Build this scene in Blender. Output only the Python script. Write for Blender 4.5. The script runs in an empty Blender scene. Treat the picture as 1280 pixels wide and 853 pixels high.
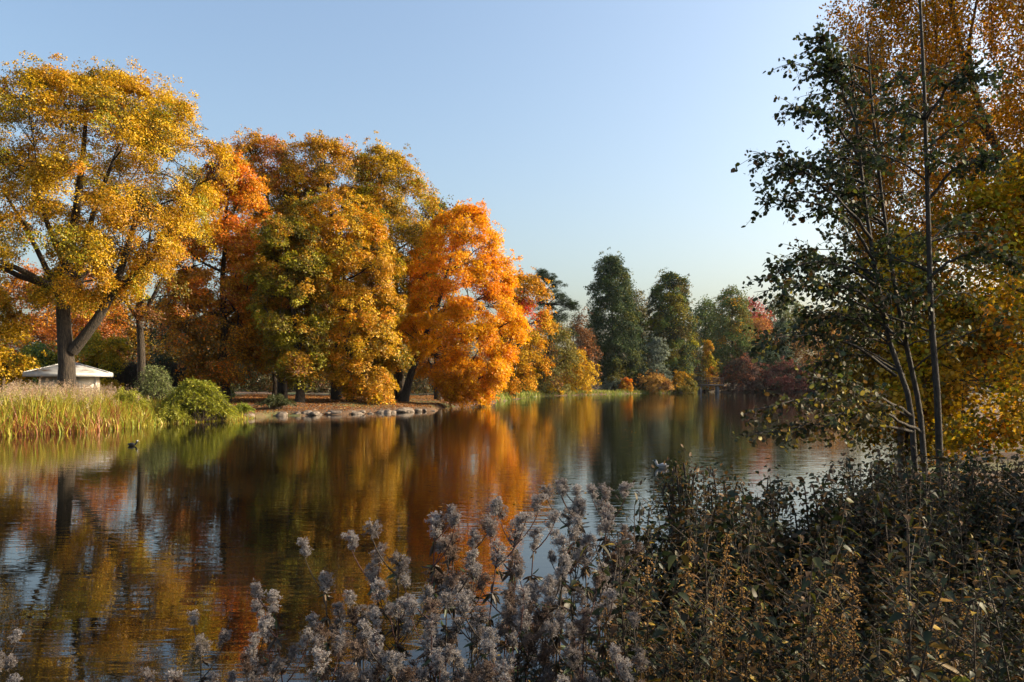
import bpy, math
import numpy as np
from mathutils import Vector, Quaternion

HAZE = True
rng = np.random.default_rng(11)
PI = math.pi
R = math.radians
F, CX, HY, EYE = 995.0, 640.0, 478.0, 2.4

def P(px, py, d):
    return np.array([(px - CX) / F * d, d, EYE + (HY - py) / F * d])

sc = bpy.context.scene
COL = sc.collection

# ------------------------------------------------------------------ helpers
def link(o, parent=None):
    COL.objects.link(o)
    if parent is not None:
        o.parent = parent
    return o

def tag(o, label=None, cat=None, group=None, kind=None):
    if label: o['label'] = label
    if cat: o['category'] = cat
    if group: o['group'] = group
    if kind: o['kind'] = kind
    return o

def empty(name, loc, rz=0.0):
    o = bpy.data.objects.new(name, None)
    o.empty_display_size = 0.2
    o.location = tuple(float(v) for v in loc)
    o.rotation_euler = (0, 0, rz)
    return link(o)

def mesh_data(name, V, faces, mat, col=None, smooth=False):
    """faces: list of index arrays (M,k); col: (M_total,3) per face"""
    me = bpy.data.meshes.new(name)
    V = np.asarray(V, dtype=np.float32)
    me.vertices.add(len(V))
    me.vertices.foreach_set('co', V.ravel())
    loops, starts, n = [], [], 0
    for f in faces:
        f = np.asarray(f, dtype=np.int32)
        if len(f) == 0: continue
        k = f.shape[1]
        loops.append(f.ravel())
        starts.append(n + np.arange(len(f), dtype=np.int32) * k)
        n += f.size
    loops = np.concatenate(loops); starts = np.concatenate(starts)
    me.loops.add(len(loops)); me.loops.foreach_set('vertex_index', loops)
    me.polygons.add(len(starts)); me.polygons.foreach_set('loop_start', starts)
    if smooth:
        me.polygons.foreach_set('use_smooth', np.ones(len(starts), dtype=bool))
    me.update(calc_edges=True)
    if col is not None:
        a = me.attributes.new('leafcol', 'FLOAT_COLOR', 'FACE')
        c = np.ones((len(starts), 4), dtype=np.float32); c[:, :3] = col
        a.data.foreach_set('color', c.ravel())
    if mat is not None:
        me.materials.append(mat)
    return me

def mobj(name, V, faces, mat, parent=None, col=None, smooth=False):
    me = mesh_data(name, V, faces, mat, col, smooth)
    return link(bpy.data.objects.new(name, me), parent)

def unit(v):
    return v / np.maximum(np.linalg.norm(v, axis=-1, keepdims=True), 1e-9)

def box(c, s, rz=0.0, taper=1.0):
    x, y, z = np.array(s) / 2.0
    V = np.array([[-x,-y,-z],[x,-y,-z],[x,y,-z],[-x,y,-z],[-x*taper,-y*taper,z],[x*taper,-y*taper,z],[x*taper,y*taper,z],[-x*taper,y*taper,z]])
    ca, sa = math.cos(rz), math.sin(rz)
    V = np.stack([V[:,0]*ca - V[:,1]*sa, V[:,0]*sa + V[:,1]*ca, V[:,2]], 1) + np.array(c)
    Fc = np.array([[0,3,2,1],[4,5,6,7],[0,1,5,4],[1,2,6,5],[2,3,7,6],[3,0,4,7]])
    return V, Fc

def join(parts):
    Vs, Fs, n = [], [], 0
    for V, Fc in parts:
        Vs.append(V); Fs.append(Fc + n); n += len(V)
    return np.concatenate(Vs), np.concatenate(Fs)

def tubes(lines, sides=6):
    """lines: list of (pts (n,3), radii (n,)) -> V, F quads"""
    Vs, Fs, n = [], [], 0
    ang = np.arange(sides) / sides * 2 * PI
    ca, sa = np.cos(ang), np.sin(ang)
    idx = np.arange(sides); nxt = (idx + 1) % sides
    for pts, rad in lines:
        pts = np.asarray(pts, float); rad = np.asarray(rad, float)
        m = len(pts)
        t = unit(np.gradient(pts, axis=0))
        ref = np.array([0.0, 0.0, 1.0]) if abs(t[0, 2]) < 0.8 else np.array([1.0, 0.0, 0.0])
        u = unit(np.cross(t, ref)); w = np.cross(t, u)
        ring = pts[:, None, :] + rad[:, None, None] * (u[:, None, :] * ca[None, :, None] + w[:, None, :] * sa[None, :, None])
        Vs.append(ring.reshape(-1, 3))
        a = (np.arange(m - 1) * sides)[:, None]
        f = np.stack([a + idx, a + nxt, a + nxt + sides, a + idx + sides], -1).reshape(-1, 4)
        Fs.append(f + n); n += m * sides
    return np.concatenate(Vs), np.concatenate(Fs)

def bez(a, b, c, n):
    t = np.linspace(0, 1, n)[:, None]
    return (1 - t) ** 2 * a + 2 * t * (1 - t) * b + t * t * c

class Waves:
    def __init__(s, seed, n=7):
        r = np.random.default_rng(seed)
        s.k = unit(r.normal(size=(n, 3))) * r.uniform(0.7, 1.6, (n, 1)); s.p = r.uniform(0, 6.28, n)
    def __call__(s, p, scale):
        return np.sin(p @ (s.k.T * 2 * PI / scale) + s.p).sum(1) / math.sqrt(len(s.p)) * 0.9

# leaf templates: (verts in (along, across, up) units of leaf length, faces)
QUAD = (np.array([[-.5,0,0],[0,.34,.04],[.5,0,0],[0,-.34,.04]]), np.array([[0,3,2,1]]))
OVAL = (np.array([[0,0,0],[.28,.26,.05],[.68,.24,.0],[1,0,-.12],[.28,-.26,.05],[.68,-.24,.0]]), np.array([[0,3,2,1],[0,4,5,3]]))
ROUND = (np.array([[0,0,0],[.22,.34,.05],[.62,.42,.03],[.93,.2,-.02],[1,0,-.05],[.93,-.2,-.02],[.62,-.42,.03],[.22,-.34,.05]]), np.array([[0,4,2,1],[4,3,2,2],[0,7,6,4],[4,6,5,5]]))
NARROW = (np.array([[0,0,0],[.3,.13,.03],[.7,.1,-.04],[1,0,-.16],[.3,-.13,.03],[.7,-.1,-.04]]), np.array([[0,3,2,1],[0,4,5,3]]))
NETTLE = (np.array([[0,0,0],[.12,.22,.04],[.3,.27,.05],[.38,.22,.03],[.55,.2,.0],[.63,.14,-.04],[.8,.09,-.1],[1,0,-.22],
                    [.12,-.22,.04],[.3,-.27,.05],[.38,-.22,.03],[.55,-.2,.0],[.63,-.14,-.04],[.8,-.09,-.1],[.3,0,-.01],[.6,0,-.06]]),
          np.array([[0,14,2,1],[14,15,4,3],[15,7,6,5],[0,8,9,14],[14,10,11,15],[15,12,13,7],[14,3,2,2],[15,5,4,4],[14,9,10,10],[15,11,12,12]]))
ROUND = (ROUND[0], np.array([[0,4,3,2],[0,6,5,4]]))
ROUND = (np.array([[0,0,0],[.2,.33,.05],[.62,.4,.03],[1,0,-.06],[.2,-.33,.05],[.62,-.4,.03]]), np.array([[0,3,2,1],[0,4,5,3]]))

def leaves(pos, nrm, size, tmpl, tdir=None, r=rng, tjit=1.0, width=1.0):
    """one template leaf per position. tdir: preferred pointing direction"""
    N = len(pos)
    n = unit(nrm)
    t = r.normal(size=(N, 3)) * tjit
    if tdir is not None: t = t + tdir
    t = unit(t - (t * n).sum(1, keepdims=True) * n)
    b = np.cross(n, t)
    T, Fc = tmpl
    s = np.broadcast_to(np.asarray(size, float), (N,))[:, None, None]
    V = pos[:, None, :] + s * (t[:, None, :] * T[None, :, 0:1] + b[:, None, :] * T[None, :, 1:2] * width + n[:, None, :] * T[None, :, 2:3])
    f = (np.arange(N)[:, None, None] * len(T) + Fc[None]).reshape(-1, Fc.shape[1])
    return V.reshape(-1, 3), f, len(Fc)

# ------------------------------------------------------------------ materials
def nt(name):
    m = bpy.data.materials.new(name); m.use_nodes = True
    t = m.node_tree; t.nodes.clear()
    return m, t, t.nodes, t.links

def leaf_mat(name, trans=0.38, gloss=0.06, rough=0.45):
    m, t, N, L = nt(name)
    out = N.new('ShaderNodeOutputMaterial')
    at = N.new('ShaderNodeAttribute'); at.attribute_name = 'leafcol'
    d = N.new('ShaderNodeBsdfDiffuse'); tr = N.new('ShaderNodeBsdfTranslucent')
    g = N.new('ShaderNodeBsdfGlossy'); g.inputs['Roughness'].default_value = rough
    g.inputs['Color'].default_value = (1, 1, 1, 1)
    mx = N.new('ShaderNodeMixShader'); mx.inputs[0].default_value = trans
    mg = N.new('ShaderNodeMixShader'); mg.inputs[0].default_value = gloss
    L.new(at.outputs['Color'], d.inputs['Color']); L.new(at.outputs['Color'], tr.inputs['Color'])
    L.new(d.outputs[0], mx.inputs[1]); L.new(tr.outputs[0], mx.inputs[2])
    L.new(mx.outputs[0], mg.inputs[1]); L.new(g.outputs[0], mg.inputs[2])
    L.new(mg.outputs[0], out.inputs[0])
    return m

def noise_mat(name, c1, c2, scale, rough=0.85, bump=0.3, stretch=(1, 1, 1), detail=6, c3=None, dist=0.05, lo=.35, hi=.65):
    m, t, N, L = nt(name)
    out = N.new('ShaderNodeOutputMaterial'); p = N.new('ShaderNodeBsdfPrincipled')
    tc = N.new('ShaderNodeTexCoord'); mp = N.new('ShaderNodeMapping'); mp.inputs['Scale'].default_value = stretch
    nz = N.new('ShaderNodeTexNoise'); nz.inputs['Scale'].default_value = scale; nz.inputs['Detail'].default_value = detail
    nz.inputs['Roughness'].default_value = 0.65
    cr = N.new('ShaderNodeValToRGB'); e = cr.color_ramp.elements
    e[0].position = lo; e[0].color = (*c1, 1); e[1].position = hi; e[1].color = (*c2, 1)
    if c3 is not None:
        x = e.new((lo + hi) / 2); x.color = (*c3, 1)
    b = N.new('ShaderNodeBump'); b.inputs['Strength'].default_value = bump; b.inputs['Distance'].default_value = dist
    L.new(tc.outputs['Object'], mp.inputs['Vector']); L.new(mp.outputs[0], nz.inputs['Vector'])
    L.new(nz.outputs['Fac'], cr.inputs[0]); L.new(cr.outputs[0], p.inputs['Base Color'])
    L.new(nz.outputs['Fac'], b.inputs['Height']); L.new(b.outputs[0], p.inputs['Normal'])
    p.inputs['Roughness'].default_value = rough
    L.new(p.outputs[0], out.inputs[0])
    return m

LEAF = leaf_mat('leaf_autumn', 0.38, 0.02, 0.5)
LEAF_GLOW = leaf_mat('leaf_thin', 0.52, 0.015, 0.4)
LEAF_FAR = leaf_mat('leaf_far', 0.25, 0.012, 0.6)
LEAF_NEAR = leaf_mat('leaf_near', 0.30, 0.025, 0.5)
FLUFF = leaf_mat('seed_fluff', 0.35, 0.0, 0.6)
BARK = noise_mat('bark_dark', (0.012, 0.009, 0.006), (0.085, 0.062, 0.042), 5, 0.95, 1.0, (3, 3, 0.6), detail=10, dist=.15)
BARK_GREY = noise_mat('bark_grey', (0.05, 0.04, 0.03), (0.2, 0.17, 0.13), 6, 0.9, 0.7, (3, 3, 0.7))
BARK_ALDER = noise_mat('bark_alder', (0.018, 0.014, 0.011), (0.07, 0.055, 0.042), 14, 0.85, 0.6, (3, 3, 1))
BARK_BIRCH = noise_mat('bark_birch', (0.035, 0.025, 0.018), (0.22, 0.17, 0.12), 5, 0.8, 0.4, (1, 1, 5), lo=.4, hi=.75)
STEM = noise_mat('stem_brown', (0.015, 0.010, 0.006), (0.06, 0.036, 0.018), 60, 0.8, 0.2)
STEM_RED = noise_mat('stem_red', (0.04, 0.014, 0.012), (0.1, 0.04, 0.03), 60, 0.8, 0.2)
ROCK = noise_mat('rock', (0.03, 0.025, 0.018), (0.26, 0.2, 0.15), 2.2, 0.9, 0.9, detail=10, dist=0.1)
WHITEWALL = noise_mat('render_wall', (0.5, 0.44, 0.36), (0.66, 0.6, 0.52), 1.5, 0.85, 0.1)
ROOFM = noise_mat('roof_board', (0.16, 0.09, 0.045), (0.42, 0.41, 0.4), 1.6, 0.75, 0.2, (1, 1, 5), c3=(.3, .29, .28), lo=.36, hi=.56)
FASCIA = noise_mat('fascia_paint', (0.45, 0.45, 0.44), (0.68, 0.67, 0.64), 3, 0.6, 0.1)
WOOD = noise_mat('bridge_wood', (0.05, 0.035, 0.025), (0.16, 0.11, 0.08), 4, 0.8, 0.3, (1, 6, 6))
CONC = noise_mat('pier_concrete', (0.09, 0.085, 0.08), (0.2, 0.19, 0.18), 2, 0.9, 0.2)

# ------------------------------------------------------------------ setting: lake outline and terrain
LAKE = np.array([
 (-27,33.5),(-22.9,35.6),(-20.9,38.5),(-20.3,46),(-17.9,51),(-17.0,56),(-14,58),(-10.4,61),(-6.6,66),(-6.0,78),(-2.2,93),(1.5,118),(5.6,138),(15.6,153),
 (27.7,170),(42.4,181),(42.6,205),(48.4,205),(49,184),(62,185),(77.7,184),(88,165),(75,130),(50,90),(33,60),(19,36),(11.5,24),(6.2,15),(3.3,10),
 (1.9,7.2),(.6,5.6),(-1.2,5.0),(-4,4.8),(-9,4.2),(-18,3.0),(-34,4),(-52,12),(-56,24),(-42,33)], float)

def lake_sd(x, y):
    p = np.stack([np.ravel(x), np.ravel(y)], 1)
    a = LAKE; b = np.roll(LAKE, -1, 0)
    dmin = np.full(len(p), 1e9); inside = np.zeros(len(p), bool)
    for i in range(len(a)):
        e = b[i] - a[i]; w = p - a[i]
        h = np.clip((w @ e) / (e @ e), 0, 1)
        q = w - h[:, None] * e
        dmin = np.minimum(dmin, np.hypot(q[:, 0], q[:, 1]))
        c = (a[i, 1] > p[:, 1]) != (b[i, 1] > p[:, 1])
        with np.errstate(divide='ignore', invalid='ignore'):
            xi = (b[i, 0] - a[i, 0]) * (p[:, 1] - a[i, 1]) / (b[i, 1] - a[i, 1]) + a[i, 0]
        inside ^= c & (p[:, 0] < xi)
    return np.where(inside, -dmin, dmin).reshape(np.shape(x))

GW = Waves(3, 9)
def sstep(t):
    t = np.clip(t, 0, 1); return t * t * (3 - 2 * t)
def gz(x, y):
    x = np.asarray(x, float); y = np.asarray(y, float)
    shp = x.shape
    x = x.ravel(); y = y.ravel()
    q = np.stack([x, y, 0 * x], 1)
    s = lake_sd(x, y) + 0.35 * GW(q, 3.0) * np.clip(np.hypot(x, y) / 30, 0.2, 1)
    z = np.where(s < 0, np.maximum(-1.3, 0.35 * s), 0.38 * sstep(s / 1.1) + 0.32 * sstep((s - 1) / 7) + 0.4 * sstep((s - 15) / 40))
    z = z + np.where(s > 0, 0.05 * GW(q, 5.0) * np.clip(s, 0, 1), 0) - 0.02
    return z.reshape(shp)
def g1(x, y):
    return float(gz(np.array([x]), np.array([y]))[0])

def axis(lo, hi, c0, c1, fine, grow=1.12):
    mid = list(np.arange(c0, c1 + 1e-6, fine)); s = fine
    v = mid[-1]
    while v < hi: s *= grow; v += s; mid.append(v)
    s = fine; v = mid[0]
    while v > lo: s *= grow; v -= s; mid.insert(0, v)
    return np.array(mid)
gx = axis(-2500, 2500, -30, 12, 0.35, 1.035); gy = axis(-2500, 2500, 1, 75, 0.35, 1.035)
X, Y = np.meshgrid(gx, gy)
Z = gz(X, Y)
nx, ny = len(gx), len(gy)
i = np.arange(nx - 1)[None, :] + (np.arange(ny - 1) * nx)[:, None]
gf = np.stack([i, i + 1, i + 1 + nx, i + nx], -1).reshape(-1, 4)

m, t, N, L = nt('ground_litter')
out = N.new('ShaderNodeOutputMaterial'); p = N.new('ShaderNodeBsdfPrincipled'); p.inputs['Roughness'].default_value = 0.95
tc = N.new('ShaderNodeTexCoord')
n1 = N.new('ShaderNodeTexNoise'); n1.inputs['Scale'].default_value = 9; n1.inputs['Detail'].default_value = 8; n1.inputs['Roughness'].default_value = .7
n2 = N.new('ShaderNodeTexNoise'); n2.inputs['Scale'].default_value = 0.12; n2.inputs['Detail'].default_value = 4
c1 = N.new('ShaderNodeValToRGB'); e = c1.color_ramp.elements
e[0].position = .35; e[0].color = (.035, .022, .012, 1); e[1].position = .7; e[1].color = (.26, .13, .05, 1); x = e.new(.52); x.color = (.11, .06, .028, 1)
c2 = N.new('ShaderNodeValToRGB'); e = c2.color_ramp.elements
e[0].position = .35; e[0].color = (.04, .055, .015, 1); e[1].position = .7; e[1].color = (.16, .17, .035, 1)
mxr = N.new('ShaderNodeMix'); mxr.data_type = 'RGBA'
cr = N.new('ShaderNodeValToRGB'); cr.color_ramp.elements[0].position = .52; cr.color_ramp.elements[1].position = .6
bp = N.new('ShaderNodeBump'); bp.inputs['Strength'].default_value = .6; bp.inputs['Distance'].default_value = .05
for n_ in (n1, n2): L.new(tc.outputs['Object'], n_.inputs['Vector'])
L.new(n1.outputs['Fac'], c1.inputs[0]); L.new(n1.outputs['Fac'], c2.inputs[0]); L.new(n2.outputs['Fac'], cr.inputs[0])
L.new(cr.outputs[0], mxr.inputs['Factor']); L.new(c1.outputs[0], mxr.inputs['A']); L.new(c2.outputs[0], mxr.inputs['B'])
L.new(mxr.outputs['Result'], p.inputs['Base Color']); L.new(n1.outputs['Fac'], bp.inputs['Height']); L.new(bp.outputs[0], p.inputs['Normal'])
L.new(p.outputs[0], out.inputs[0])
GROUND = m
o = mobj('ground', np.stack([X.ravel(), Y.ravel(), Z.ravel()], 1), [gf], GROUND, smooth=True)
tag(o, 'brown leaf littered banks around the lake', kind='structure')

# water
m, t, N, L = nt('lake_water')
out = N.new('ShaderNodeOutputMaterial'); p = N.new('ShaderNodeBsdfPrincipled')
p.inputs['Base Color'].default_value = (.008, .007, .004, 1); p.inputs['Roughness'].default_value = 0.0
p.inputs['IOR'].default_value = 1.38; p.inputs['Specular IOR Level'].default_value = 0.6
tc = N.new('ShaderNodeTexCoord')
mp1 = N.new('ShaderNodeMapping'); mp1.inputs['Scale'].default_value = (.75, 3.1, 1)
mp2 = N.new('ShaderNodeMapping'); mp2.inputs['Scale'].default_value = (.35, 1.1, 1); mp2.inputs['Rotation'].default_value = (0, 0, .15)
mp3 = N.new('ShaderNodeMapping'); mp3.inputs['Scale'].default_value = (.03, .05, 1)
w1 = N.new('ShaderNodeTexNoise'); w1.inputs['Scale'].default_value = 1.7; w1.inputs['Detail'].default_value = 2.5; w1.inputs['Distortion'].default_value = .4
w2 = N.new('ShaderNodeTexNoise'); w2.inputs['Scale'].default_value = 1.0; w2.inputs['Detail'].default_value = 2
w3 = N.new('ShaderNodeTexNoise'); w3.inputs['Scale'].default_value = 1.0; w3.inputs['Detail'].default_value = 2
for a_, b_ in ((mp1, w1), (mp2, w2), (mp3, w3)):
    L.new(tc.outputs['Object'], a_.inputs['Vector']); L.new(a_.outputs[0], b_.inputs['Vector'])
mr = N.new('ShaderNodeMapRange'); mr.inputs['From Min'].default_value = .4; mr.inputs['From Max'].default_value = .65
mr.inputs['To Min'].default_value = .35; mr.inputs['To Max'].default_value = 1.0
b1 = N.new('ShaderNodeBump'); b1.inputs['Distance'].default_value = .0062
b2 = N.new('ShaderNodeBump'); b2.inputs['Distance'].default_value = .003; b2.inputs['Strength'].default_value = .6
L.new(w3.outputs['Fac'], mr.inputs['Value']); L.new(mr.outputs[0], b1.inputs['Strength'])
L.new(w1.outputs['Fac'], b1.inputs['Height']); L.new(w2.outputs['Fac'], b2.inputs['Height'])
L.new(b2.outputs[0], b1.inputs['Normal']); L.new(b1.outputs[0], p.inputs['Normal'])
L.new(p.outputs[0], out.inputs[0])
WATER = m
V = np.array([(-70, 1, 0), (100, 1, 0), (100, 210, 0), (-70, 210, 0)], float)
o = mobj('water', V, [np.array([[0, 1, 2, 3]])], WATER); tag(o, 'calm dark lake with autumn reflections', kind='structure')

# ------------------------------------------------------------------ palettes
GOLD = (.50, .25, .006); YEL = (.64, .39, .009); OLIVE = (.17, .13, .010); ORANGE = (.74, .19, .004); DORANGE = (.40, .11, .007)
RED = (.50, .045, .012); BROWN = (.19, .075, .018); DBROWN = (.10, .045, .02); YGREEN = (.33, .29, .010); GREEN = (.11, .16, .03)
DGREEN = (.035, .06, .022); BLUEG = (.07, .10, .06); GREYG = (.15, .18, .12); PURPLE = (.12, .055, .04); AMBER = (.66, .255, .005)

def pick(pal, w, n, r):
    pal = np.array(pal); w = np.array(w, float); w /= w.sum()
    return pal[r.choice(len(pal), n, p=w)]

def kmeans(Pt, k, r, it=6):
    k = min(k, len(Pt)); c = Pt[r.choice(len(Pt), k, replace=False)].copy()
    for _ in range(it):
        l = ((Pt[:, None] - c[None]) ** 2).sum(2).argmin(1)
        for j in range(k):
            if (l == j).any(): c[j] = Pt[l == j].mean(0)
    return c, l

def wob(pts, amp, r):
    n = len(pts)
    w = np.cumsum(r.normal(size=pts.shape), 0); w -= w[0]
    w -= np.linspace(0, 1, n)[:, None] * w[-1]
    return pts + w * amp

def skeleton(C, mains, r0, r, k1=9, k2=4, tw=.02, twigs=True, rise=.45):
    """C clump centres; mains: list of (pts, radii) explicit stems; returns tubes lines"""
    lines = [(p_, q_) for p_, q_ in mains]
    MP = np.concatenate([m_[0][len(m_[0]) // 3:] for m_ in mains]); MR = np.concatenate([np.asarray(m_[1])[len(m_[0]) // 3:] for m_ in mains])
    c1, l1 = kmeans(C, k1, r)
    for j in range(len(c1)):
        S = C[l1 == j]
        if len(S) == 0: continue
        # start: stem point lower than centroid
        dd = np.hypot(MP[:, 0] - c1[j, 0], MP[:, 1] - c1[j, 1])
        want = c1[j, 2] - rise * dd
        a = (np.abs(MP[:, 2] - want) + .5 * dd).argmin()
        A = MP[a]; ra = min(MR[a] * .6, r0 * .5)
        ctrl = A + (c1[j] - A) * np.array([.55, .55, .35])
        lp = wob(bez(A, ctrl, c1[j], 9), .04 * np.linalg.norm(c1[j] - A) / 3, r)
        lines.append((lp, np.linspace(ra, ra * .4, 9)))
        c2, l2 = kmeans(S, k2, r, 4)
        for q in range(len(c2)):
            B = lp[r.integers(4, 9)]
            Q = S[l2 == q]
            if len(Q) == 0: continue
            sp = wob(bez(B, B + (c2[q] - B) * np.array([.5, .5, .7]), c2[q], 6), .05 * np.linalg.norm(c2[q] - B) / 3, r)
            lines.append((sp, np.linspace(ra * .42, max(tw, ra * .16), 6)))
            if twigs:
                for T_ in Q[:14]:
                    D = sp[r.integers(2, 6)]
                    lines.append((wob(bez(D, (D + T_) / 2 + np.array([0, 0, .15 * np.linalg.norm(T_ - D)]), T_, 4), .03, r), np.linspace(max(tw, ra * .14), tw * .5, 4)))
    return lines

def crown_clumps(rows, d, kd, r, n, lump, seed, inner=.3, lumpsc=None):
    rows = np.array(rows, float)
    xc = ((rows[:, 1] + rows[:, 2]) / 2 - CX) / F * d; hw = (rows[:, 2] - rows[:, 1]) / 2 / F * d
    z = EYE + (HY - rows[:, 0]) / F * d
    zz = np.linspace(z.max(), z.min(), 200); o_ = np.argsort(z)
    H = np.interp(zz, z[o_], hw[o_]); XC = np.interp(zz, z[o_], xc[o_])
    # surface measure includes slopes
    dH = np.gradient(H, zz)
    w = (H + .3) * np.sqrt(1 + dH ** 2); w /= w.sum()
    k = r.choice(200, n, p=w)
    th = r.uniform(0, 2 * PI, n)
    rr = np.where(r.random(n) < inner, np.sqrt(r.random(n)) * .8, r.uniform(.82, 1.0, n))
    zc = zz[k] + r.normal(size=n) * abs(zz[0] - zz[1])
    q = np.stack([XC[k] + H[k] * np.cos(th), d + H[k] * kd * np.sin(th), zc], 1)
    W = Waves(seed); ls = lumpsc or max(1.2, H.max() * .62)
    rr = rr * (1 + lump * W(q, ls) + lump * .5 * W(q + 31, ls * .4))
    ce = np.stack([XC[k], np.full(n, d), zc], 1)
    C = ce + (q - ce) * rr[:, None]
    nz_ = -dH[k] * 1.0
    nn = unit(np.stack([np.cos(th), np.sin(th), nz_ + .15], 1))
    return C, nn

def clump_leaves(C, nn, rc, per, r, flat=.4, droop=.35, up=.7, nj=.55, rvar=.35):
    n = len(C)
    ax = unit(nn * .6 + np.array([0, 0, up]) + r.normal(size=(n, 3)) * .2)
    rad = rc * r.uniform(1 - rvar, 1 + rvar, n)
    k = np.repeat(np.arange(n), per)
    N_ = len(k)
    a = ax[k]
    u = unit(np.cross(a, r.normal(size=(N_, 3))))
    q = np.sqrt(r.random(N_))
    off = u * (q * rad[k])[:, None] + a * (r.normal(size=N_) * flat * .5 * rad[k])[:, None]
    off[:, 2] -= droop * rad[k] * q ** 2
    pos = C[k] + off
    nrm = unit(a + u * (q * .5)[:, None] + r.normal(size=(N_, 3)) * nj)
    return pos, nrm, k

def leafcols(k, nclump, C, pal, w, r, seed, jit=.22, pers=.72, hue_sc=3.0):
    """each clump has its own leaf colour out of the palette, and single leaves stray from it"""
    pal = np.array(pal); w = np.array(w, float); w = np.cumsum(w / w.sum())
    W = Waves(seed + 5)
    g = W(C, hue_sc); g = (g - g.mean()) / (g.std() + 1e-6)
    from_math = .5 * (1 + np.tanh(g * .9)) * .8 + .2 * r.random(nclump)
    ci = np.minimum(np.searchsorted(w, np.clip(from_math, 0, .999)), len(pal) - 1)
    cc = pal[ci]
    alt = pal[r.choice(len(pal), len(k), p=np.diff(np.concatenate([[0], w])))]
    sel = r.random(len(k)) < pers
    c = np.where(sel[:, None], cc[k], alt)
    c = c * (1 + jit * r.normal(size=(len(k), 1))).clip(.45, 1.6)
    return np.clip(c, .002, .92)

def tree(name, label, cat, rows, d, pal, w, n=320, per=110, rc=.8, leaf=.17, trunk=None, r0=.3, kd=.9, lump=.14, seed=1, mat=None,
         inner=.3, bark=None, flat=.4, droop=.35, up=.7, nj=.55, group=None, twigs=True, k1=9, k2=4, tmpl=QUAD, limbs=(), lumpsc=None, hue_sc=3.0, rise=.45, tdir=None, tjit=1.0, sink=0.25, tw=.02, bx=None, zone=None, bough=.3, holes=()):
    r = np.random.default_rng(seed)
    rows = np.array(rows, float)
    bpx = trunk[0][0] if trunk is not None else (bx if bx is not None else (rows[-1, 1] + rows[-1, 2]) / 2)
    while lake_sd(np.array([(bpx - CX) / F * d]), np.array([d]))[0] < .8: d += .5
    C, nn = crown_clumps(rows, d, kd, r, n, lump, seed, inner, lumpsc)
    if bough:
        nb = max(6, len(C) // 13)
        bc = C[r.choice(len(C), nb, replace=False)]
        j_ = ((C[:, None] - bc[None]) ** 2).sum(2).argmin(1)
        amt = bough * r.uniform(.6, 1.2, len(C))[:, None]
        C = C + (bc[j_] - C) * amt * np.array([1, 1, 1.25])
        cen = C.mean(0); pf = r.normal(size=nb) * .05
        C = C + (C - np.array([cen[0], cen[1], 0]))* np.array([1, 1, 0]) * pf[j_][:, None]
    for hx, hy, hr in holes:
        pxx = C[:, 0] / C[:, 1] * F + CX; pyy = HY - (C[:, 2] - EYE) / C[:, 1] * F
        k_ = np.hypot(pxx - hx, pyy - hy) > hr
        C, nn = C[k_], nn[k_]
    if trunk is None:
        b = bx if bx is not None else (rows[-1, 1] + rows[-1, 2]) / 2
        mid = rows[len(rows) // 2]
        bxw = (b - CX) / F * d
        gb = g1(bxw, d)
        top = P((rows[0, 1] + rows[0, 2]) / 2, rows[0, 0] + (rows[-1, 0] - rows[0, 0]) * .08, d)
        m_ = P((mid[1] + mid[2]) / 2, mid[0], d)
        B = np.array([bxw, d, gb - sink])
        pts = wob(bez(B, np.array([(B[0] + m_[0]) / 2, d, m_[2]]), top, 12), .08, r)
        base = np.array([bxw, d, gb])
    else:
        pp = [P(a, b, d) for a, b in trunk]
        base = np.array([pp[0][0], d, g1(pp[0][0], d)])
        pp[0] = base - np.array([0, 0, sink])
        pts = resample(np.array(pp), 14)
    rad = r0 * (1 - np.linspace(0, 1, len(pts)) * .88); rad[0] *= 1.45; rad[1] *= 1.08
    mains = [(pts, rad)]
    for lm in limbs:                       # explicit limbs: list of (px,py,dd) with radius
        q = np.array([P(a, b, d + c) for a, b, c in lm[0]])
        q = resample(q, 9); mains.append((q, np.linspace(lm[1], lm[1] * .3, 9)))
    lines = skeleton(C, mains, r0, r, k1, k2, tw, twigs, rise)
    root = empty(name, base)
    tag(root, label, cat, group)
    Vt, Ft = tubes(lines, 7 if d < 70 else 5)
    mobj('trunk', Vt - base, [Ft], bark or BARK, root, smooth=True)
    # sprays of leaves on outer twigs break up the outline
    nf = int(len(C) * .5); jf = r.choice(len(C), nf)
    Cf = C[jf] + nn[jf] * (rc * r.uniform(.5, 1.5, nf))[:, None] + r.normal(size=(nf, 3)) * rc * .25
    pos, nrm, k = clump_leaves(C, nn, rc, per, r, flat, droop, up, nj)
    pf_, nf_, kf_ = clump_leaves(Cf, nn[jf], rc * .42, max(8, per // 6), r, .6, droop, up, .8)
    pos = np.concatenate([pos, pf_]); nrm = np.concatenate([nrm, nf_]); k = np.concatenate([k, jf[kf_]])
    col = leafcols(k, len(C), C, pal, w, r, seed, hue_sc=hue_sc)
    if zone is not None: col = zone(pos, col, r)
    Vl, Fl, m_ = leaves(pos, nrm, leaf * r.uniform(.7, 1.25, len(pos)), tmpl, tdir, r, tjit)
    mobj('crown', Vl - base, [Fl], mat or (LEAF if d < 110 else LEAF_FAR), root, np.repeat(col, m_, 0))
    return root

def resample(pts, n):
    s = np.concatenate([[0], np.cumsum(np.linalg.norm(np.diff(pts, axis=0), axis=1))])
    t = np.linspace(0, s[-1], n * 3)
    q = np.stack([np.interp(t, s, pts[:, j]) for j in range(3)], 1)
    for _ in range(3):
        q[1:-1] = (q[:-2] + 2 * q[1:-1] + q[2:]) / 4
    return q[np.linspace(0, len(q) - 1, n).round().astype(int)]

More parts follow.
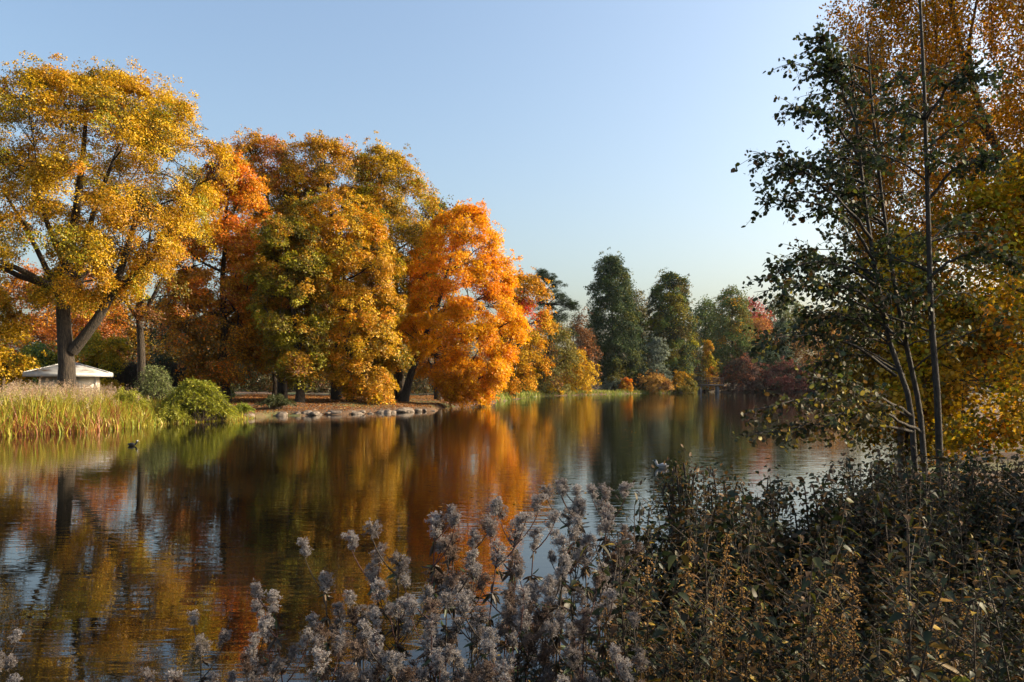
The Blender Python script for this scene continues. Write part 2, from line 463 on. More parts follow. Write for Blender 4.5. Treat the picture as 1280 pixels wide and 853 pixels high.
def zcol(py, d): return EYE + (HY - py) / F * d
def patch(px, py, rpx, d, col, amount=.8):
    """leaves of another colour in one part of a crown"""
    c = P(px, py, d)
    def f(pos, cols, r):
        dist = np.hypot(pos[:, 0] - c[0], pos[:, 2] - c[2]) / (rpx / F * d)
        m_ = r.random(len(pos)) < amount * np.clip(1.4 - dist, 0, 1)
        cols = cols.copy(); cols[m_] = np.array(col) * r.uniform(.7, 1.25, (m_.sum(), 1))
        return cols
    return f
def multi(*fs):
    def f(pos, cols, r):
        for g in fs: cols = g(pos, cols, r)
        return cols
    return f

# ------------------------------------------------------------------ left bank trees
tree('broadleaf_tree', 'tall golden leaved tree over the white kiosk with a thick forked trunk', 'tree',
     [(97,110,160),(108,50,188),(126,-5,226),(150,-50,258),(185,-90,274),(230,-110,272),(275,-110,262),(315,-95,245),(350,-70,190),(375,-50,120)], 49,
     [GOLD, YEL, OLIVE, YGREEN, AMBER], [4, 4.5, 1.3, 1.3, .9], n=1500, per=190, rc=.7, leaf=.122, seed=21, inner=.42, lump=.085, bough=.28, r0=.56,
     trunk=[(82,500),(84,455),(78,400),(82,340),(95,270),(105,180),(110,120)],
     limbs=[([(90,440,0),(118,405,0),(142,365,.3),(160,310,.8),(178,240,1)], .36), ([(80,385,0),(60,340,-.6),(35,290,-1),(5,240,-1)], .22),
            ([(82,360,0),(104,320,.5),(118,260,1),(150,180,1)], .25), ([(80,330,0),(55,270,-1),(40,200,-2)], .2),
            ([(140,368,.3),(185,330,-.5),(225,270,-1),(250,220,-1)], .15)],
     k1=14, k2=5, hue_sc=5, holes=[(205,370,30),(40,325,26),(150,335,14),(20,355,26),(225,330,16),(60,290,12),(110,345,16)])
tree('broadleaf_tree', 'slim dark forked tree with thin brown foliage between golden and orange trees', 'tree',
     [(235,165,215),(260,150,240),(300,140,245),(350,132,240),(395,140,235)], 57,
     [BROWN, OLIVE, DORANGE, GOLD], [3, 2, 1, 1], n=260, per=75, rc=.7, leaf=.16, seed=22, inner=.3, lump=.2, r0=.36,
     trunk=[(177,500),(177,455),(176,420),(172,385),(184,330),(190,270)],
     limbs=[([(176,405,0),(158,378,0),(138,365,0)], .14), ([(176,400,0),(195,365,0),(212,330,.5),(222,290,0)], .17)], hue_sc=4, holes=[(208,375,20),(222,335,14),(150,345,12),(160,300,9),(205,290,8)])
tree('chestnut_tree', 'orange chestnut tree with a dark reddish top between golden and olive trees', 'tree',
     [(188,268,300),(212,250,322),(250,238,335),(300,225,343),(350,212,342),(400,208,338),(440,218,332),(472,238,322)], 69,
     [AMBER, ORANGE, (.72,.32,.006), DORANGE, GOLD], [4, 3, 3, 1, 2], n=900, per=120, rc=.8, leaf=.19, seed=23, lump=.13, r0=.42, bx=282, hue_sc=4,
     up=.9, flat=.3, nj=.4, droop=.5, zone=multi(patch(272,200,26,69,(.16,.05,.025),.95), patch(275,440,50,69,(.26,.15,.02),.7)))
tree('chestnut_tree', 'low olive yellow chestnut tree in front of the orange one, close to the rocks', 'tree',
     [(262,342,366),(288,326,388),(325,322,408),(370,316,414),(415,322,412),(450,332,408),(478,345,395)], 66,
     [YGREEN, OLIVE, GOLD, BROWN], [4, 3, 2, 1], n=560, per=130, rc=.72, leaf=.17, seed=24, lump=.15, r0=.33, bx=375, up=.9, flat=.3, nj=.4, droop=.5)
tree('broadleaf_tree', 'tall rust tipped tree rising behind the olive yellow chestnut', 'tree',
     [(170,308,338),(186,298,365),(215,294,388),(260,292,400),(320,290,405),(390,295,405),(450,305,400)], 80,
     [OLIVE, GOLD, AMBER, DORANGE], [2, 4, 2, 1], n=900, per=120, rc=.8, leaf=.18, seed=25, lump=.15, r0=.42, zone=patch(318,180,22,74,DORANGE,.9))
tree('broadleaf_tree', 'tall bronze and gold tree, second crown behind the olive chestnut', 'tree',
     [(176,385,425),(190,365,448),(220,352,466),(260,350,480),(320,350,485),(390,355,480),(450,370,470)], 79,
     [GOLD, OLIVE, YEL, AMBER], [4, 1.8, 1.5, 1.5], n=1000, per=120, rc=.8, leaf=.18, seed=26, lump=.15, r0=.45, hue_sc=4)
tree('broadleaf_tree', 'tall tree with a green tinged top left of the flaming orange tree', 'tree',
     [(184,458,484),(200,446,508),(225,440,527),(255,436,546),(295,434,556),(350,436,548),(410,440,530),(460,450,520)], 80,
     [YGREEN, GOLD, OLIVE, YEL], [3, 3, 1, 3], n=1000, per=120, rc=.8, leaf=.18, seed=27, lump=.15, r0=.42, bx=500, hue_sc=5)
tree('chestnut_tree', 'golden drooping tree whose lowest branches hang over the shore rocks', 'tree',
     [(245,385,440),(272,370,470),(310,364,492),(355,368,506),(400,378,508),(440,392,502),(470,408,498),(498,432,488)], 69,
     [GOLD, AMBER, YEL, OLIVE, YGREEN], [4, 2, 2, 1, 1], n=860, per=130, rc=.72, leaf=.17, seed=28, lump=.18, r0=.38,
     trunk=[(440,500),(436,460),(432,400),(430,340),(425,280)], up=.9, flat=.3, nj=.4, droop=.5, hue_sc=4)
tree('broadleaf_tree', 'dull olive tree showing only its rounded top behind the flaming tree', 'tree',
     [(233,532,548),(248,524,560),(280,518,570),(340,520,575),(420,525,570)], 86,
     [OLIVE, BROWN, GREEN], [3, 2, 1], n=180, per=80, rc=1.1, leaf=.24, seed=29, r0=.35)
tree('maple_tree', 'flaming orange maple tree leaning over the water from a slanting trunk', 'tree',
     [(257,570,590),(272,552,612),(300,530,626),(335,514,640),(375,505,652),(415,507,655),(450,522,648),(478,545,630),(502,566,606)], 76,
     [(.88,.30,.004), (.84,.36,.005), (.9,.44,.006), ORANGE], [3, 3, 4, .6], n=1150, per=120, rc=.7, leaf=.175, seed=30, mat=LEAF_GLOW, lump=.11, r0=.42,
     trunk=[(503,497),(514,465),(530,425),(548,380),(562,330),(572,290)], k1=12, hue_sc=4, inner=.25,
     zone=multi(patch(545,345,40,76,(.84,.24,.006),.4), patch(588,470,40,76,AMBER,.6)))
tree('slender_tree', 'slim pale trunked tree standing just left of the slanting maple trunk', 'tree',
     [(330,480,510),(360,474,520),(400,476,525),(440,482,520)], 80,
     [BROWN, OLIVE, GOLD], [2, 2, 1], n=90, per=80, rc=.9, leaf=.22, seed=31, r0=.22, bark=BARK_GREY,
     trunk=[(492,492),(496,440),(503,400),(500,350)])
tree('broadleaf_tree', 'rounded gold tree with a scarlet patch at the right edge of the maple', 'tree',
     [(341,646,668),(352,634,680),(375,626,687),(405,622,688),(435,618,686),(462,608,680),(485,600,660)], 97,
     [GOLD, AMBER, YEL], [4, 3, 2], n=380, per=90, rc=1.0, leaf=.25, seed=32, lump=.12, r0=.4, bx=640,
     zone=multi(patch(655,382,26,97,(.62,.05,.012),.9), patch(645,430,30,97,YEL,.4)))

# behind the left trees
tree('yellow_shrub', 'bright yellow rounded tree left of the kiosk', 'tree',
     [(362,-18,10),(385,-35,26),(415,-45,34),(445,-50,36),(478,-45,30)], 54, [YEL, GOLD, YGREEN], [4, 2, 2], n=130, per=110, rc=.7, leaf=.17, seed=33, r0=.15)
tree('maple_tree', 'low deep orange tree glowing behind the forked trunk', 'tree',
     [(335,40,110),(360,15,140),(395,5,150),(430,5,150),(465,15,140)], 88, [DORANGE, AMBER, BROWN], [4, 2, 2], n=260, per=90, rc=1.1, leaf=.24, seed=34, r0=.3)
tree('evergreen_shrub', 'mid green shrub left of the forked trunk above the kiosk roof', 'shrub',
     [(428,28,66),(445,15,80),(465,15,84),(490,25,78)], 72, [(.16,.2,.03), YGREEN, GREEN], [3, 2, 2], n=90, per=110, rc=.75, leaf=.2, seed=35, r0=.12)
tree('yellow_shrub', 'dense yellow green shrub right of the forked trunk above the hedge', 'shrub',
     [(414,110,135),(425,96,150),(445,90,157),(465,95,152),(490,105,145)], 72, [YEL, YGREEN], [3, 2], n=110, per=120, rc=.7, leaf=.19, seed=36, r0=.12)
tree('broadleaf_tree', 'faded tan tree seen between the slim dark tree and the hedge', 'tree',
     [(378,170,200),(390,150,215),(410,130,240),(440,135,250),(475,150,240)], 98, [OLIVE, GOLD, BROWN], [3, 2, 2], n=220, per=80, rc=1.2, leaf=.26, seed=37, r0=.3)
tree('broadleaf_tree', 'russet tree far behind the gap beside the slim dark trunk', 'tree',
     [(385,70,130),(395,50,160),(415,30,190),(450,40,180)], 112, [BROWN, DORANGE, OLIVE], [3, 2, 1], n=160, per=80, rc=1.4, leaf=.3, seed=38, r0=.3)
tree('yew_tree', 'nearly black yew beside the kiosk hedge under the orange chestnut', 'tree',
     [(345,215,250),(375,200,275),(420,190,290),(465,190,295),(495,200,290)], 84, [DGREEN, (.05,.06,.02)], [3, 1], n=240, per=100, rc=1.0, leaf=.2, seed=39, r0=.3)
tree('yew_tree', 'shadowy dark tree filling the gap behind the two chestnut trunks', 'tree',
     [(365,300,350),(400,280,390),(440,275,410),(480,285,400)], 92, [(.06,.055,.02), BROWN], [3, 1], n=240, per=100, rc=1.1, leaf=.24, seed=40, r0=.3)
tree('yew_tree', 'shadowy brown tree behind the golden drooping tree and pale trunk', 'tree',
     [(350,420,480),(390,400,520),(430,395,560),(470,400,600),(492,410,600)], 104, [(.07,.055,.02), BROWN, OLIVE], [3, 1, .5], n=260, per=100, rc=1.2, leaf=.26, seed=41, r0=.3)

# hedge behind the kiosk
def hedge(name, label, x0, x1, y0, y1, d, dep, pal, seed, leaf=.1, per=330):
    r = np.random.default_rng(seed)
    A, B = P(x0, y1, d), P(x1, y0, d)
    h0 = g1(A[0], d)
    L_, H_ = B[0] - A[0], B[2] - h0
    n = int(per * (L_ * H_ * 2 + L_ * dep))
    u = r.random((n, 3)); face = r.choice(4, n, p=[.46, .2, .28, .06])
    p_ = np.stack([u[:, 0] * L_, u[:, 1] * dep, u[:, 2] * H_], 1)
    nr = np.zeros((n, 3))
    p_[face == 0, 1] = 0; nr[face == 0, 1] = -1
    p_[face == 1, 1] = dep; nr[face == 1, 1] = 1
    p_[face == 2, 2] = H_; nr[face == 2, 2] = 1
    e_ = face == 3; p_[e_, 0] = np.where(r.random(e_.sum()) < .5, 0, L_); nr[e_, 0] = np.sign(p_[e_, 0] - L_ / 2)
    p_ += r.normal(size=(n, 3)) * .06
    base = np.array([A[0], d, h0])
    nr = unit(nr + r.normal(size=(n, 3)) * .5)
    V_, F_, m_ = leaves(p_, nr, leaf * r.uniform(.7, 1.2, n), QUAD, None, r)
    root = empty(name, base); tag(root, label, 'hedge')
    mobj('foliage', V_, [F_], LEAF, root, np.repeat(pick(pal, [1] * len(pal), n, r) * r.uniform(.7, 1.2, (n, 1)), m_, 0))
    bv, bf = box((L_ / 2, dep / 2, H_ / 2 - .05), (L_ - .2, dep - .2, H_ - .1))
    mobj('stem', bv, [bf], BARK, root)
hedge('clipped_hedge', 'long dark clipped hedge running behind the white kiosk', -60, 268, 455, 505, 76, 1.2, [(.06,.045,.02), (.05,.06,.02), (.09,.045,.02)], 50, leaf=.15, per=90)

# ------------------------------------------------------------------ white kiosk
d = 55.0
kb = P(85, 500, d); kb[2] = g1(kb[0], d)
root = empty('park_kiosk', kb, R(24)); tag(root, 'small white kiosk with a low pyramid roof behind the reeds', 'kiosk')
ez = zcol(470, d) - kb[2]; az = zcol(451.5, d) - kb[2]
wall_parts = [box((0, 1.9, ez / 2), (3.5, 3.6, ez))]
V_, F_ = join(wall_parts); mobj('wall', V_, [F_], WHITEWALL, root)
pl = [box((x_, .09, ez * .5), (.1, .02, ez)) for x_ in (-1.75 + .06, -.9, .7, 1.75 - .06)] + [box((0, .085, ez * .62), (3.5, .02, .05))]
V_, F_ = join(pl); mobj('trim', V_, [F_], FASCIA, root)
V_, F_ = box((-.1, .085, ez * .45), (.75, .025, ez * .82)); mobj('door', V_, [F_], noise_mat('door_paint', (.3, .26, .2), (.42, .38, .3), 3), root)
hw_ = 2.55
rv = np.array([[-hw_, -.7, ez + .22], [hw_, -.7, ez + .22], [hw_, 4.5, ez + .22], [-hw_, 4.5, ez + .22], [0, 1.9, az],
               [-hw_, -.7, ez + .16], [hw_, -.7, ez + .16], [hw_, 4.5, ez + .16], [-hw_, 4.5, ez + .16]])
mobj('roof', rv, [np.array([[0, 1, 4], [1, 2, 4], [2, 3, 4], [3, 0, 4]]), np.array([[8, 7, 6, 5], [0, 5, 6, 1], [1, 6, 7, 2], [2, 7, 8, 3], [3, 8, 5, 0]])], ROOFM, root)
fs = [box((0, -.728, ez + .08), (5.2, .05, .27)), box((0, 4.528, ez + .08), (5.2, .05, .27)), box((-2.575, 1.9, ez + .08), (.05, 5.2, .27)), box((2.575, 1.9, ez + .08), (.05, 5.2, .27))]
V_, F_ = join(fs); mobj('fascia', V_, [F_], FASCIA, root)
ridge = [(np.array([[sx * hw_, 1.9 + sy * 2.6, ez + .24], [0, 1.9, az + .02]]), np.array([.035, .035])) for sx in (-1, 1) for sy in (-1, 1)]
V_, F_ = tubes(ridge, 5); mobj('ridge_cap', V_, [F_], FASCIA, root)

# ------------------------------------------------------------------ reeds on the left bank (stuff)
def blades(P0, H, lean, w_, r, seg=4, curve=.35):
    n = len(P0)
    th = r.uniform(0, 2 * PI, n); dirv = np.stack([np.cos(th), np.sin(th), 0 * th], 1)
    side = np.stack([-np.sin(th + r.uniform(-.8, .8, n)), np.cos(th), 0 * th], 1); side = unit(side)
    t = np.linspace(0, 1, seg + 1)
    c = P0[:, None] + (dirv * (lean * H)[:, None])[:, None] * (t ** 2)[None, :, None]
    c[..., 2] += H[:, None] * (t - curve * lean[:, None] * t ** 2)
    wv = (w_[:, None] * (1 - t ** 1.6 * .95))[..., None] * side[:, None]
    V_ = np.stack([c - wv, c + wv], 2).reshape(-1, 3)
    k = (np.arange(n) * (seg + 1) * 2)[:, None] + (np.arange(seg) * 2)[None]
    F_ = np.stack([k, k + 1, k + 3, k + 2], -1).reshape(-1, 4)
    return V_, F_, c[:, -1]

r = np.random.default_rng(60)
pts = []
while len(pts) < 13000:
    d_ = r.uniform(34, 53, 4000); px = r.uniform(-90, 322, 4000)
    x_ = (px - CX) / F * d_; s = lake_sd(x_, d_)
    ok = (s > -.55) & (s < 7)
    pts += list(zip(x_[ok], d_[ok], s[ok]))
pts = np.array(pts[:13000])
g_ = gz(pts[:, 0], pts[:, 1]); z0 = np.maximum(g_, -.15)
pxx = pts[:, 0] / pts[:, 1] * F + CX
hh = np.interp(pxx, [-90, 40, 130, 170, 240, 322], [1.7, 1.8, 1.6, 1.3, 1.0, .6]) * r.uniform(.4, 1.12, len(pts)) * np.interp(pts[:, 2], [-.5, 1.0, 7], [.55, .95, 1.0])
P0 = np.stack([pts[:, 0], pts[:, 1], z0], 1)
V1, F1, tip = blades(P0, hh, r.uniform(.1, .75, len(pts)), r.uniform(.016, .04, len(pts)), r)
cb = pick([(.42,.36,.04), (.30,.35,.025), (.5,.42,.08), (.34,.14,.03), (.2,.25,.02)], [4, 2.6, 3, 2, 1.2], len(pts), r)
redd = (r.random(len(pts)) < .5) & (hh < 1.3) & (pxx < 150)
cb[redd] = np.array((.34, .12, .045)) * r.uniform(.7, 1.2, (redd.sum(), 1))
o = mobj('reeds', V1, [F1], LEAF, None, np.repeat(cb, 4, 0)); tag(o, 'straw and green reeds crowding the left bank at the water', kind='stuff')
sel = np.where((r.random(len(pts)) < .16) & (hh > 1.35))[0]
k = np.repeat(sel, 26)
pos = tip[k] + r.normal(size=(len(k), 3)) * np.array([.045, .045, .13])
V2, F2, m_ = leaves(pos, r.normal(size=(len(k), 3)), .09, NARROW, np.array([0, 0, .8]), r)
o = mobj('reed_plumes', V2, [F2], FLUFF, None, np.repeat(pick([(.45,.3,.2), (.5,.38,.26)], [1, 1], len(k), r), m_, 0)); tag(o, 'feathery pinkish reed plumes above the left bank', kind='stuff')

def frond_shrub(name, label, px, py, d, H, W_, n, pal, w, seed, leaf=.11, per=26, cat='shrub', fall=.6, group=None, tm=NARROW, mat=None, stem=STEM, sr=None):
    """arching stems from one root, leaves along them"""
    r = np.random.default_rng(seed)
    x_ = (px - CX) / F * d; z_ = g1(x_, d)
    lines, pos, td = [], [], []
    for i_ in range(n):
        th = r.uniform(0, 2 * PI); rr = W_ * r.uniform(.25, 1) ; h = H * r.uniform(.65, 1.05) * (1 - .35 * (rr / W_) ** 2)
        a = np.array([r.normal() * W_ * .2, r.normal() * W_ * .2, 0]); c = np.array([math.cos(th) * rr, math.sin(th) * rr, h * (1 - fall * rr / W_)])
        q = bez(a, np.array([c[0] * .45, c[1] * .45, h * 1.15]), c, 9)
        lines.append((q, np.linspace(.012, .004, 9) * (sr or max(.3, H * .5))))
        m_ = per; t = r.uniform(.15, 1, m_) * 8; f = np.floor(t).astype(int).clip(0, 7); u = (t - f)[:, None]
        pp = q[f] * (1 - u) + q[f + 1] * u
        pos.append(pp + r.normal(size=(m_, 3)) * .035 * H); td.append(unit(q[f + 1] - q[f]) + r.normal(size=(m_, 3)) * .6)
    pos = np.concatenate(pos); td = np.concatenate(td)
    root = empty(name, (x_, d, z_)); tag(root, label, cat, group)
    V_, F_ = tubes(lines, 4); mobj('stem', V_, [F_], stem, root)
    nr = r.normal(size=pos.shape) * .6 + np.array([0, 0, .8])
    V_, F_, m_ = leaves(pos, nr, leaf * r.uniform(.6, 1.3, len(pos)), tm, td * 1.5, r, .5)
    cl = pick(pal, w, len(pos), r) * r.uniform(.75, 1.2, (len(pos), 1))
    mobj('foliage', V_, [F_], mat or LEAF, root, np.repeat(cl, m_, 0))
    return root

LIME = (.34, .35, .018)
frond_shrub('arching_shrub', 'bright lime green arching shrub at the tip of the reed bank', 245, 520, 48.6, 2.8, 2.4, 330, [(.24,.26,.018), (.3,.3,.02), (.42,.36,.03)], [4, 3, 1], 70, leaf=.2, per=34)
frond_shrub('arching_shrub', 'small lime shrub leaning to the water right of the big lime shrub', 275, 520, 50, 1.5, 1.3, 120, [LIME, (.3,.34,.03), (.5,.4,.05)], [4, 3, 1], 71, leaf=.18, per=30)
frond_shrub('greyish_shrub', 'upright grey green shrub behind the lime arching shrub', 193, 510, 51, 3.3, 1.6, 200, [(.2,.24,.08), (.28,.3,.1)], [3, 2], 72, leaf=.15, per=34)
frond_shrub('arching_shrub', 'short yellowish shrub between the reeds and lime shrub', 215, 520, 46.8, 1.4, 1.2, 110, [(.4,.38,.05), LIME], [3, 2], 73, leaf=.18, per=30)
frond_shrub('arching_shrub', 'yellow green shrub merging into the reeds left of the grey green shrub', 160, 520, 46, 1.9, 1.5, 150, [LIME, (.4,.36,.05)], [3, 2], 77, leaf=.15, per=30)
frond_shrub('arching_shrub', 'golden green low shrub in front of the lime shrub at the water', 262, 520, 49.6, 1.3, 1.7, 140, [(.45,.4,.03), LIME], [3, 2], 78, leaf=.16, per=28)
frond_shrub('bank_weed', 'low green weed clump left of the first shore rock', 303, 520, 53, .95, .9, 70, [(.3,.34,.03), (.2,.24,.03)], [2, 2], 74, leaf=.18, per=24, cat='plant')
frond_shrub('bank_weed', 'dark low bush in the shade left of the chestnut trunk', 345, 512, 59, 1.2, 1.6, 110, [(.06,.08,.02), (.1,.1,.03)], [2, 2], 75, leaf=.2, per=24, cat='plant')
frond_shrub('bank_weed', 'tuft of pale weeds under the tip of the flaming maple', 600, 503, 90, 1.3, 1.6, 100, [(.3,.26,.06), (.2,.24,.05)], [2, 2], 76, leaf=.3, per=20, cat='plant')

# trunks of the chestnut group that show under the foliage are part of each tree; the litter on the bank
r = np.random.default_rng(80)
xs, ys = r.uniform(-34, 0, 70000), r.uniform(44, 104, 70000)
s = lake_sd(xs, ys); ok = (s > .2) & (s < 34); xs, ys = xs[ok], ys[ok]
zz = gz(xs, ys) + .012
nr = r.normal(size=(len(xs), 3)) * .35 + np.array([0, 0, 1])
V_, F_, m_ = leaves(np.stack([xs, ys, zz], 1), nr, r.uniform(.1, .2, len(xs)), QUAD, None, r)
o = mobj('fallen_leaves', V_, [F_], LEAF, None, np.repeat(pick([BROWN, DORANGE, (.4,.2,.07), (.5,.3,.08)], [4, 2, 2, 1], len(xs), r), m_, 0))
tag(o, 'carpet of rusty fallen leaves on the far left bank', kind='stuff')
xs, ys = r.uniform(-30, 20, 5000), 10 + 80 * r.random(5000) ** 1.4
s = lake_sd(xs, ys); wv = Waves(9)(np.stack([xs, ys, 0 * xs], 1), 14); ok = (s < -.1) & ((s > -1.6) | ((wv > .9) & (r.random(5000) < .5))); xs, ys = xs[ok], ys[ok]
V_, F_, m_ = leaves(np.stack([xs, ys, 0 * xs + .006], 1), r.normal(size=(len(xs), 3)) * .04 + np.array([0, 0, 1]), r.uniform(.07, .13, len(xs)), QUAD, None, r)
o = mobj('floating_leaves', V_, [F_], LEAF, None, np.repeat(pick([AMBER, BROWN, GOLD], [2, 2, 1], len(xs), r), m_, 0)); tag(o, 'small fallen leaves floating on the lake', kind='stuff')

# ------------------------------------------------------------------ shore rocks
def rock_mesh(seed, mat=ROCK):
    import bmesh
    r = np.random.default_rng(seed)
    bm = bmesh.new(); bmesh.ops.create_icosphere(bm, subdivisions=3, radius=1)
    W = Waves(seed, 9)
    q = np.array([v.co[:] for v in bm.verts])
    q = np.sign(q) * np.abs(q) ** .8
    q = q * (1 + .13 * W(q, 1.6) + .05 * W(q, .5))[:, None] * np.array([.6, .42, .36])
    for v, c in zip(bm.verts, q): v.co = c
    me = bpy.data.meshes.new('shore_rock'); bm.to_mesh(me); bm.free(); me.materials.append(mat)
    for p_ in me.polygons: p_.use_smooth = True
    return me
RM = [rock_mesh(s_) for s_ in (1, 2, 3, 4, 5)]
r = np.random.default_rng(90)
rk = [(310,60),(372,59),(384,59),(398,59),(410,60),(424,60.5),(437,61),(452,61),(463,62),(476,62.5),(490,64),(501,64.5),(512,66),(523,67),(531,68),(394,60.5),(446,62.5),(484,65),(540,70),(352,58.5),(418,61.5),(507,67)]
names_side = ['flat', 'pale', 'brown', 'mossy', 'jagged']
for i_, (px, dd) in enumerate(rk):
    o = bpy.data.objects.new('shore_rock', RM[i_ % 5]); link(o)
    # walk along the ray to the shoreline
    ds = np.linspace(48, 90, 300); sx = (px - CX) / F * ds; sg = lake_sd(sx, ds)
    j = np.where(sg > 0)[0]; dd = ds[j[0]] + r.uniform(-.3, .5) if len(j) else dd
    o.location = ((px - CX) / F * dd, dd, .02 + r.uniform(-.06, .14))
    s_ = r.uniform(.28, .9)
    o.scale = (s_ * r.uniform(.9, 1.5), s_, s_ * r.uniform(.7, 1.1)); o.rotation_euler = (0, 0, r.uniform(0, 6.3))
    tag(o, 'weathered stone in the rock edging below the chestnut trees', 'rock', 'shore rocks below the chestnut trees')

# ------------------------------------------------------------------ far bank
def fr(px0, px1, top, bot, shape='round', k=8):
    """profile rows from a simple silhouette"""
    c = (px0 + px1) / 2; hw = (px1 - px0) / 2
    t = np.linspace(0, 1, k)
    f = {'round': np.sqrt(np.clip(1 - (1.02 - t * 1.35) ** 2, .03, 1)), 'cone': .1 + .9 * t ** .8, 'column': np.clip(.25 + 1.6 * t, 0, 1) * (1 - .1 * t),
         'oval': np.sqrt(np.clip(1 - (1 - 1.75 * t) ** 2 * .95, .05, 1))}[shape]
    return [(top + (bot - top) * a, c - hw * b, c + hw * b) for a, b in zip(t, f)]

